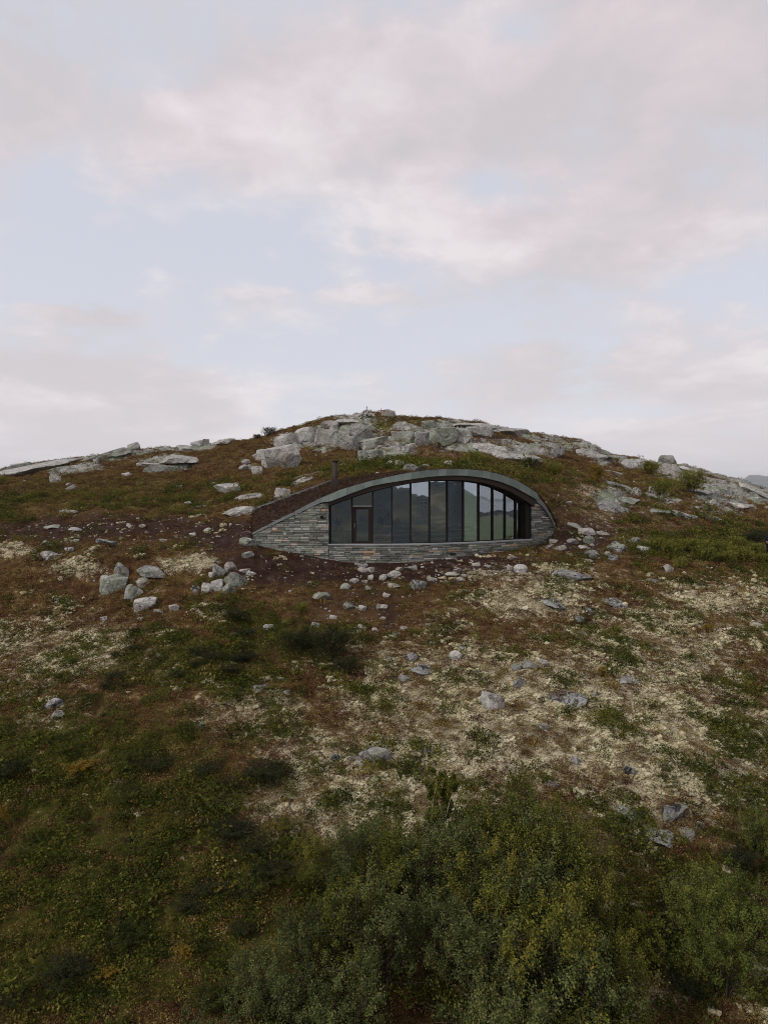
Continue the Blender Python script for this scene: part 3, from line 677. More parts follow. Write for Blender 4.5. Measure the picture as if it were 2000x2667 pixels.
    MB().strip(lin(mx[-1]+.03, XW1+.04, 3), lambda x: Z_SILL, lambda x: z_win(x)+.02, -.06, -.50).build('jamb_board', M_FRAME, H)
    for i, x in enumerate(mx):
        MB().strip([x-.035, x+.035], lambda q: Z_SILL+.055, lambda q: z_win(q)-.05, ob+.075, ob-.10).build('mullion', M_FRAME, H)
        if i in (1, 4, 8): MB().strip([x-.060, x-.037], lambda q: Z_SILL+.055, lambda q: z_win(q)-.05, ob-.005, ob-.09).build('mullion_trim', M_OAK if i == 1 else M_SOFFIT, H)
    for i in range(12):
        a, b = mx[i]+.036, mx[i+1]-.036
        if i == 1: continue
        MB().strip([a, b], lambda q: Z_SILL+.056, lambda q: z_win(q)-.051, ob-.006, ob-.014).build('glass_pane', M_GLASS, H)
    a, b = mx[1]+.036, mx[2]-.036; zt = CZ+(HZ-1317)/F*37.84; zd = zt-.05
    D = MB().strip([a, a+.19], lambda q: Z_SILL+.056, lambda q: zd, ob+.05, ob-.06).strip([b-.19, b], lambda q: Z_SILL+.056, lambda q: zd, ob+.05, ob-.06)
    D.strip([a+.19, b-.19], lambda q: zd-.16, lambda q: zd, ob+.048, ob-.058).strip([a+.19, b-.19], lambda q: Z_SILL+.056, lambda q: Z_SILL+.16, ob+.048, ob-.058)
    D = sub(D.build('door', plain('dark_brown_door', (.028, .022, .019), .5, 0, .15, 8), H))
    MB().strip([a+.191, b-.191], lambda q: Z_SILL+.161, lambda q: zd-.161, ob-.006, ob-.014).build('door_glass', M_GLASS, D)
    hp = wall_pt(a+.10, Z_SILL+1.02, ob+.09); MB().tube([hp+Vector((0, 0, -.12)), hp+Vector((0, 0, .12))], .014).build('door_handle', M_STEEL, D)
    MB().strip([a, b], lambda q: zd+.002, lambda q: zt, ob+.06, ob-.06).build('transom_bar', M_STEEL, H)
    MB().strip([a, b], lambda q: zt+.001, lambda q: z_win(q)-.051, ob-.006, ob-.014).build('transom_pane', M_GLASS, H)
    # two vents in the base, one small dark stone recess on the left
    for px, py, s_ in ((1175, 1444, .11), (1182, 1443.5, .11), (839, 1347, .17)):
        X, Y, z = on_wall(px, py); MB().strip([X-s_/2, X+s_/2], lambda q: z-s_/2, lambda q: z+s_/2, .065, -.02).build('wall_vent', M_SOOT, H, bevel=.012)
    # sod roof
    n, k = 90, 14; V = []; 
    for i in range(n):
        px = 658.5+(1441.5-658.5)*i/(n-1); X = float(px2X(px)); fr = wall_pt(X, z_top(X)-.015, -.02); r_, y_ = back_at(px); bk = P(px, r_, y_)
        for j in range(k):
            t_ = j/(k-1); p = fr.lerp(bk, t_); p.z += .06*math.sin(math.pi*t_)*(1 if px < 1050 else .0)-(0 if px < 1050 else .05*math.sin(math.pi*t_))
            if 0 < j < k-1: p.z += .05*float(fbm(p.x*2.2, p.y*2.2, 0, 3, 51))
            V.append(p)
    fs = [(i*k+j, (i+1)*k+j, (i+1)*k+j+1, i*k+j+1) for i in range(n-1) for j in range(k-1)]
    m_ = len(V); V += [v-Vector((0, 0, .24)) for v in V]; fs += [tuple(q+m_ for q in f[::-1]) for f in fs]
    for j in range(k-1): fs.append((j, j+1, m_+j+1, m_+j)); e = (n-1)*k; fs.append((e+j+1, e+j, m_+e+j, m_+e+j+1))
    for i in range(n-1): fs.append(((i+1)*k, i*k, m_+i*k, m_+(i+1)*k)); e = k-1; fs.append((i*k+e, (i+1)*k+e, m_+(i+1)*k+e, m_+i*k+e))
    mb = MB(); mb.v = V; mb.f = fs; roof = sub(mb.build('sod_roof', M_SOD, H, True))
    ROOF.extend(V[:m_])
    bl = [P(px, back_at(px)[0]-3, back_at(px)[1]+.02) for px in np.linspace(655, 866, 30)]
    e = MB()
    for q in range(29):
        d = (bl[q+1]-bl[q]); e.box((bl[q]+bl[q+1])/2, (d.length*1.02, .05, .20), math.atan2(d.y, d.x))
    b = len(e.v); e2 = MB(); 
    for p in bl:
        for dy, dz in ((-.03, -.16), (.03, -.16), (.03, .07), (-.03, .07)): e2.v.append(p+Vector((0, dy, dz)))
    for q in range(29):
        for j in range(4): e2.f.append((q*4+j, q*4+(j+1) % 4, (q+1)*4+(j+1) % 4, (q+1)*4+j))
    e2.build('roof_edging', M_FLASH, H)
    # flue
    X, Y, zf = P(873.5, 1271, 40.2); c0 = Vector((X, Y, zf))
    C = sub(MB().tube([c0-Vector((0, 0, .3)), c0+Vector((0, 0, 1.52))], .145, 20).build('chimney', M_CHIM, H, True))
    MB().tube([c0+Vector((0, 0, 1.52)), c0+Vector((0, 0, 1.60))], .17, 20).build('chimney_cap', M_SOOT, C, True)
    MB().box(c0+Vector((-.02, 0, .12)), (.44, .44, .86), .1).build('flashing_box', M_CHIM, C, bevel=.02)
    # the room behind the glass follows the curve of the front
    zf = Z_SILL-.02; DEEP = -2.75; XB1 = float(px2X(1330)); hi = lambda x: z_win(x)+.10
    xr = lin(XW0-.1, XW1-.2, 36); xb = lin(XW0-.2, XB1+.9, 36)
    fl = MB(); ce = MB(); bw = MB()
    for x, x2 in zip(xr, xb):
        f0, f1 = wall_pt(x, zf, -.40), wall_pt(x2, zf, DEEP); fl.v += [f0, f1]
        ce.v += [Vector((f0.x, f0.y, hi(x))), Vector((f1.x, f1.y, hi(x2)-.05))]; bw.v += [Vector((f1.x, f1.y, zf-.1)), Vector((f1.x, f1.y, hi(x2)+.02))]
    for mbq in (fl, ce, bw): mbq.f = [(2*q_, 2*q_+2, 2*q_+3, 2*q_+1) for q_ in range(35)]
    fl.build('room_floor', M_BENCH, H); ce.build('room_ceiling', M_PLY, H); bw.build('rear_wall', M_INWALL, H)
    for x, x2 in ((xr[0], xb[0]), (xr[-1], xb[-1])):
        a, b = wall_pt(x, 0, -.40), wall_pt(x2, 0, DEEP); w = MB()
        w.v = [Vector((a.x, a.y, zf-.1)), Vector((b.x, b.y, zf-.1)), Vector((b.x, b.y, hi(x2))), Vector((a.x, a.y, hi(x)))]; w.f = [(0, 1, 2, 3)]; w.build('side_wall', M_INWALL, H)
    bx = lin(-.55, float(px2X(1296)), 20)
    T = sub(MB().strip(bx, lambda x: zf, lambda x: zf+.16, -1.25, -2.6).build('tiered_bench', M_RISER, H))
    for i in range(4):
        z_ = zf+.225*(i+1); o_ = -1.15-.31*i
        for j in range(3): MB().strip(bx, lambda x: z_-.04, lambda x: z_, o_-.108*j, o_-.108*j-.097).build('bench_board', M_BENCH, T, org=org)
        MB().strip(bx, lambda x: z_-.20, lambda x: z_-.045, o_-.02, o_-.05).build('bench_riser', M_RISER, T, org=org)
    def rear(px, off):
        """point and heading of the surface off metres behind the front, where the sight line at px meets it"""
        best = min((abs(1000+F*wall_pt(x, 0, off).x/wall_pt(x, 0, off).y-px), x) for x in lin(-4, 9, 1301))[1]
        a, b = wall_pt(best, 0, off), wall_pt(best+.05, 0, off); return a, math.atan2(b.y-a.y, b.x-a.x)
    # plywood cupboard with two doors on the rear wall
    def slab(px0, px1, py0, py1, off, th, mt, name, par, bev=0.0, R=None):
        c, rz = rear((px0+px1)/2, off); a = P(px0, py1, c.y); b = P(px1, py0, c.y)
        return MB().box((c.x, c.y, (a.z+b.z)/2), ((b.x-a.x)/max(.5, math.cos(rz)+.12*math.sin(rz)), th, b.z-a.z), rz).build(name, mt, par, bevel=bev, org=org if R is None else R)
    K = sub(slab(1026, 1085, 1286, 1361, -2.68, .10, M_PLY, 'plywood_cupboard', H))
    for u in (1027.5, 1056.5): slab(u, u+27, 1288, 1360, -2.61, .03, M_PLY, 'cupboard_door', K, .008)
    # things that stand or hang in the room
    def pic(px0, px1, py0, py1, label, grid=None):
        c, rz = rear((px0+px1)/2, -2.69); R = empty('wall_picture', c); R['org'] = tuple(c); tag(R, label, 'picture', 'pictures on the rear wall of the hut'); R.location = c
        slab(px0, px1, py0, py1, -2.69, .03, M_WHITE, 'mount', R, 0, tuple(c))
        if grid:
            w_, h_ = (px1-px0)/2, (py1-py0)/3
            for i in range(2):
                for j in range(3): slab(px0+w_*(i+.16), px0+w_*(i+.84), py0+h_*(j+.2), py0+h_*(j+.8), -2.66, .015, M_PRINT, 'print', R, 0, tuple(c))
        else: slab(px0+1.2, px1-1.2, py0+1.5, py1-1.5, -2.67, .012, plain('faint_print', (.55, .56, .50), .8), 'print', R, 0, tuple(c))
    pic(1094.5, 1111.5, 1297, 1325, 'white sheet of six dark prints hanging behind the glass', True)
    for p0, p1, lb in ((975, 994, 'pale blank picture, first of two seen in the bay beside the door'), (998, 1017, 'pale blank picture, second of two seen in the bay beside the door'),
                       (1116, 1129, 'small pale picture just right of the sheet of six prints'), (1131, 1147, 'pale picture in the middle of the row right of the six prints'), (1149, 1164, 'pale picture at the right end of the rear wall row')):
        pic(p0, p1, 1309, 1325, lb)
    sp = P(879, 1400, 39.3); sp.z = zf; ST = empty('wood_stove', sp); ST['org'] = tuple(sp); tag(ST, 'black round wood stove with pipe behind the leftmost pane', 'stove')
    prof = [(.10, .0), (.30, .03), (.33, .25), (.36, .55), (.31, .85), (.16, 1.10), (.10, 1.2)]
    MB().tube([sp+Vector((0, 0, h)) for _, h in prof], [r for r, _ in prof], 16).build('stove_body', M_SOOT, ST, True)
    MB().tube([sp+Vector((0, 0, 1.2)), sp+Vector((0, 0, 2.05))], .075, 12).build('stove_pipe', M_SOOT, ST, True)
    MB().box(sp+Vector((0, -.345, .48)), (.30, .05, .32)).build('stove_door', M_FRAME, ST, bevel=.015)
    def pack(px, mt, label, s_):
        p = rear(px, -2.32)[0]; p.z = zf+.90; R = empty('rucksack', p); R['org'] = tuple(p); tag(R, label, 'rucksack')
        MB().tube([p+Vector((0, 0, h*s_)) for h in (0, .04, .25, .42, .50)], [r*s_ for r in (.14, .19, .20, .16, .05)], 12).build('bag', mt, R, True)
        MB().box(p+Vector((0, -.21*s_, .16*s_)), (.22*s_, .09*s_, .2*s_)).build('pocket', mt, R, bevel=.03)
        MB().tube([p+Vector((-.06, -.1, .47*s_)), p+Vector((0, -.12, .56*s_)), p+Vector((.06, -.1, .47*s_))], .012, 6).build('strap', M_SOOT, R)
    pack(1034, M_CRIM, 'crimson rucksack on the bench in front of the plywood cupboard', 1.0)
    pack(1012, M_DARKC, 'large dark rucksack on the bench left of the crimson one', 1.5)
    pack(990, M_DARKC, 'dark bundle on the bench right of the glazed door', 1.1)
    p = rear(1057, -2.32)[0]; p.z = zf+.90; FL = empty('thermos_flask', p); FL['org'] = tuple(p); tag(FL, 'small dark thermos flask standing on the bench by the cupboard', 'flask')
    MB().tube([p, p+Vector((0, 0, .22)), p+Vector((0, 0, .25))], [.05, .05, .035], 12).build('flask_body', M_DARKC, FL, True); MB().tube([p+Vector((0, 0, .25)), p+Vector((0, 0, .31))], .04, 12).build('flask_cap', M_STEEL, FL, True)
ROOF = []
build_hut()

def build_marker():
    g = P(666, 1334, 43.4); g.z -= .05
    R = empty('marker_post', g); R['org'] = tuple(g); tag(R, 'thin dark post with a slack strap at the left corner of the sod roof', 'post')
    MB().tube([g, g+Vector((-.03, 0, .85))], .022, 6).build('pole', M_TWIG, R)
    MB().tube([g+Vector((0, 0, .05)), g+Vector((.05, -.25, -.15)), g+Vector((.10, -.5, -.42)), g+Vector((.22, -.7, -.52))], .015, 6).build('strap', M_FLASH, R)
build_marker()

# ------------------------------------------------------------------ rocks
def rock_mesh(seed, sub, kind):
    """an angular stone: a ball cut by random planes, then roughened; about 1 m across"""
    r = random.Random(seed); bm = bmesh.new(); bmesh.ops.create_icosphere(bm, subdivisions=sub, radius=1.0)
    co = np.array([v.co[:] for v in bm.verts])
    ncut = {'b': 15, 's': 11, 'k': 10, 't': 11}[kind]
    dirs = []
    if kind == 'k':
        a = r.uniform(-.3, .3)
        for q in range(4): dirs.append((Vector((math.cos(a+q*math.pi/2+r.uniform(-.15, .15)), math.sin(a+q*math.pi/2), r.uniform(-.15, .25))), r.uniform(.56, .72)))
        dirs.append((Vector((r.uniform(-.15, .15), r.uniform(-.3, .0), 1)), r.uniform(.5, .66)))
    if kind == 's': dirs += [(Vector((r.uniform(-.12, .12), r.uniform(-.2, .05), 1)), r.uniform(.45, .6))]
    while len(dirs) < ncut+3: dirs.append((Vector((r.gauss(0, 1), r.gauss(0, 1), r.gauss(.1, .8))), r.uniform(.44, .80)))
    for d, k in dirs:
        n = np.array(d.normalized()); s_ = co@n-k; co -= np.where(s_ > 0, s_, 0)[:, None]*n
    f = fbm(co[:, 0]*1.6+seed, co[:, 1]*1.6, co[:, 2]*1.6, 3, seed); g = fbm(co[:, 0]*5+seed, co[:, 1]*5, co[:, 2]*5, 3, seed+5)
    co *= (1+(.10 if sub > 3 else .05)*f+.05*g)[:, None]
    if sub >= 4:                                   # joints
        q = np.abs(fbm(co[:, 0]*1.1+seed*3, co[:, 1]*.6, co[:, 2]*.9, 2, seed+9)); co *= (1-.10*np.exp(-(q/.035)**2))[:, None]
    ext = co.max(0)-co.min(0); co = (co-(co.max(0)+co.min(0))/2)/ext
    for v, c in zip(bm.verts, co): v.co = c
    me = bpy.data.meshes.new('rock'); bm.to_mesh(me); bm.free()
    me.polygons.foreach_set('use_smooth', np.ones(len(me.polygons), bool)); me.set_sharp_from_angle(angle=math.radians(9 if sub < 4 else 18)); return me

_pool = {}
def pool_mesh(shape, sub, idx, kind):
    k = (shape, sub, idx, kind)
    if k not in _pool:
        me = rock_mesh(idx*13+ord(shape), sub, shape); me.materials.append(ROCK[kind]); _pool[k] = me
    return _pool[k]

_rc = [0]
def rock(px, py, w, h, kind, shape, label, group=None, name=None, tilt=None, depth=None):
    """a stone whose foot is seen at (px, py) and whose outline is w by h pixels"""
    _rc[0] += 1; i = _rc[0]; r = random.Random(i*31)
    g = at_pixel(px, py); Y = g.y; W_ = w*Y/F; H_ = h*Y/F; D_ = depth*Y/F if depth else W_*r.uniform(.55, .85)
    view = max(.05, (py-HZ)/F+.02)
    rise = max(H_-.45*D_*view, H_*.45)*1.30
    if shape == 's': rise = max(rise*.8, .12)
    sub = 4 if max(w, h) > 44 else 3 if max(w, h) > 13 else 2
    me = pool_mesh(shape, sub, i if sub == 4 else i % 9, kind)
    nm = name or {'b': 'boulder', 's': 'rock_slab', 'k': 'rock_block', 't': 'standing_stone'}[shape]
    if shape == 's':
        D_ = max(D_, min(W_*.8, H_/view*.8)); rise = max(.22, min(W_*.28, rise*1.1))
    yc = Y+D_*.38; xc = g.x*(yc/Y); e_ = max(.4, W_*.35); hc = height(xc, yc)
    sx, sy = (height(xc+e_, yc)-height(xc-e_, yc))/(2*e_), (height(xc, yc+e_)-height(xc, yc-e_))/(2*e_)
    if shape == 's':
        o = link(nm, me, None, None, (xc, yc, hc-.02*rise), None, (W_*1.1, D_*1.1, rise))
        nrm = Vector((-max(-.5, min(.5, sx)), -max(-.4, min(.4, sy))*.85, 1)).normalized()
        o.rotation_euler = (Vector((0, 0, 1)).rotation_difference(nrm).to_matrix() @ Matrix.Rotation(r.uniform(-.25, .25), 3, 'Z')).to_euler()
    else:
        z0 = min(g.z, hc+.3*rise)
        o = link(nm, me, None, None, (xc, yc, z0+rise*(.14 if name == 'loose_stone' else .26)), None, (W_*1.04, D_, rise))
        o.rotation_euler = (math.radians(r.uniform(-5, 5)), math.radians(r.uniform(-6, 6)-math.degrees(math.atan(sx))*.4), math.radians(r.uniform(-9, 9)))
        if sub < 4: o.rotation_euler.z = r.choice((0, math.pi))+r.uniform(-.3, .3)
    tag(o, label, {'s': 'rock slab', 'k': 'rock block'}.get(shape, 'boulder' if w > 24 else 'stone'), group, 'thing')
    return o

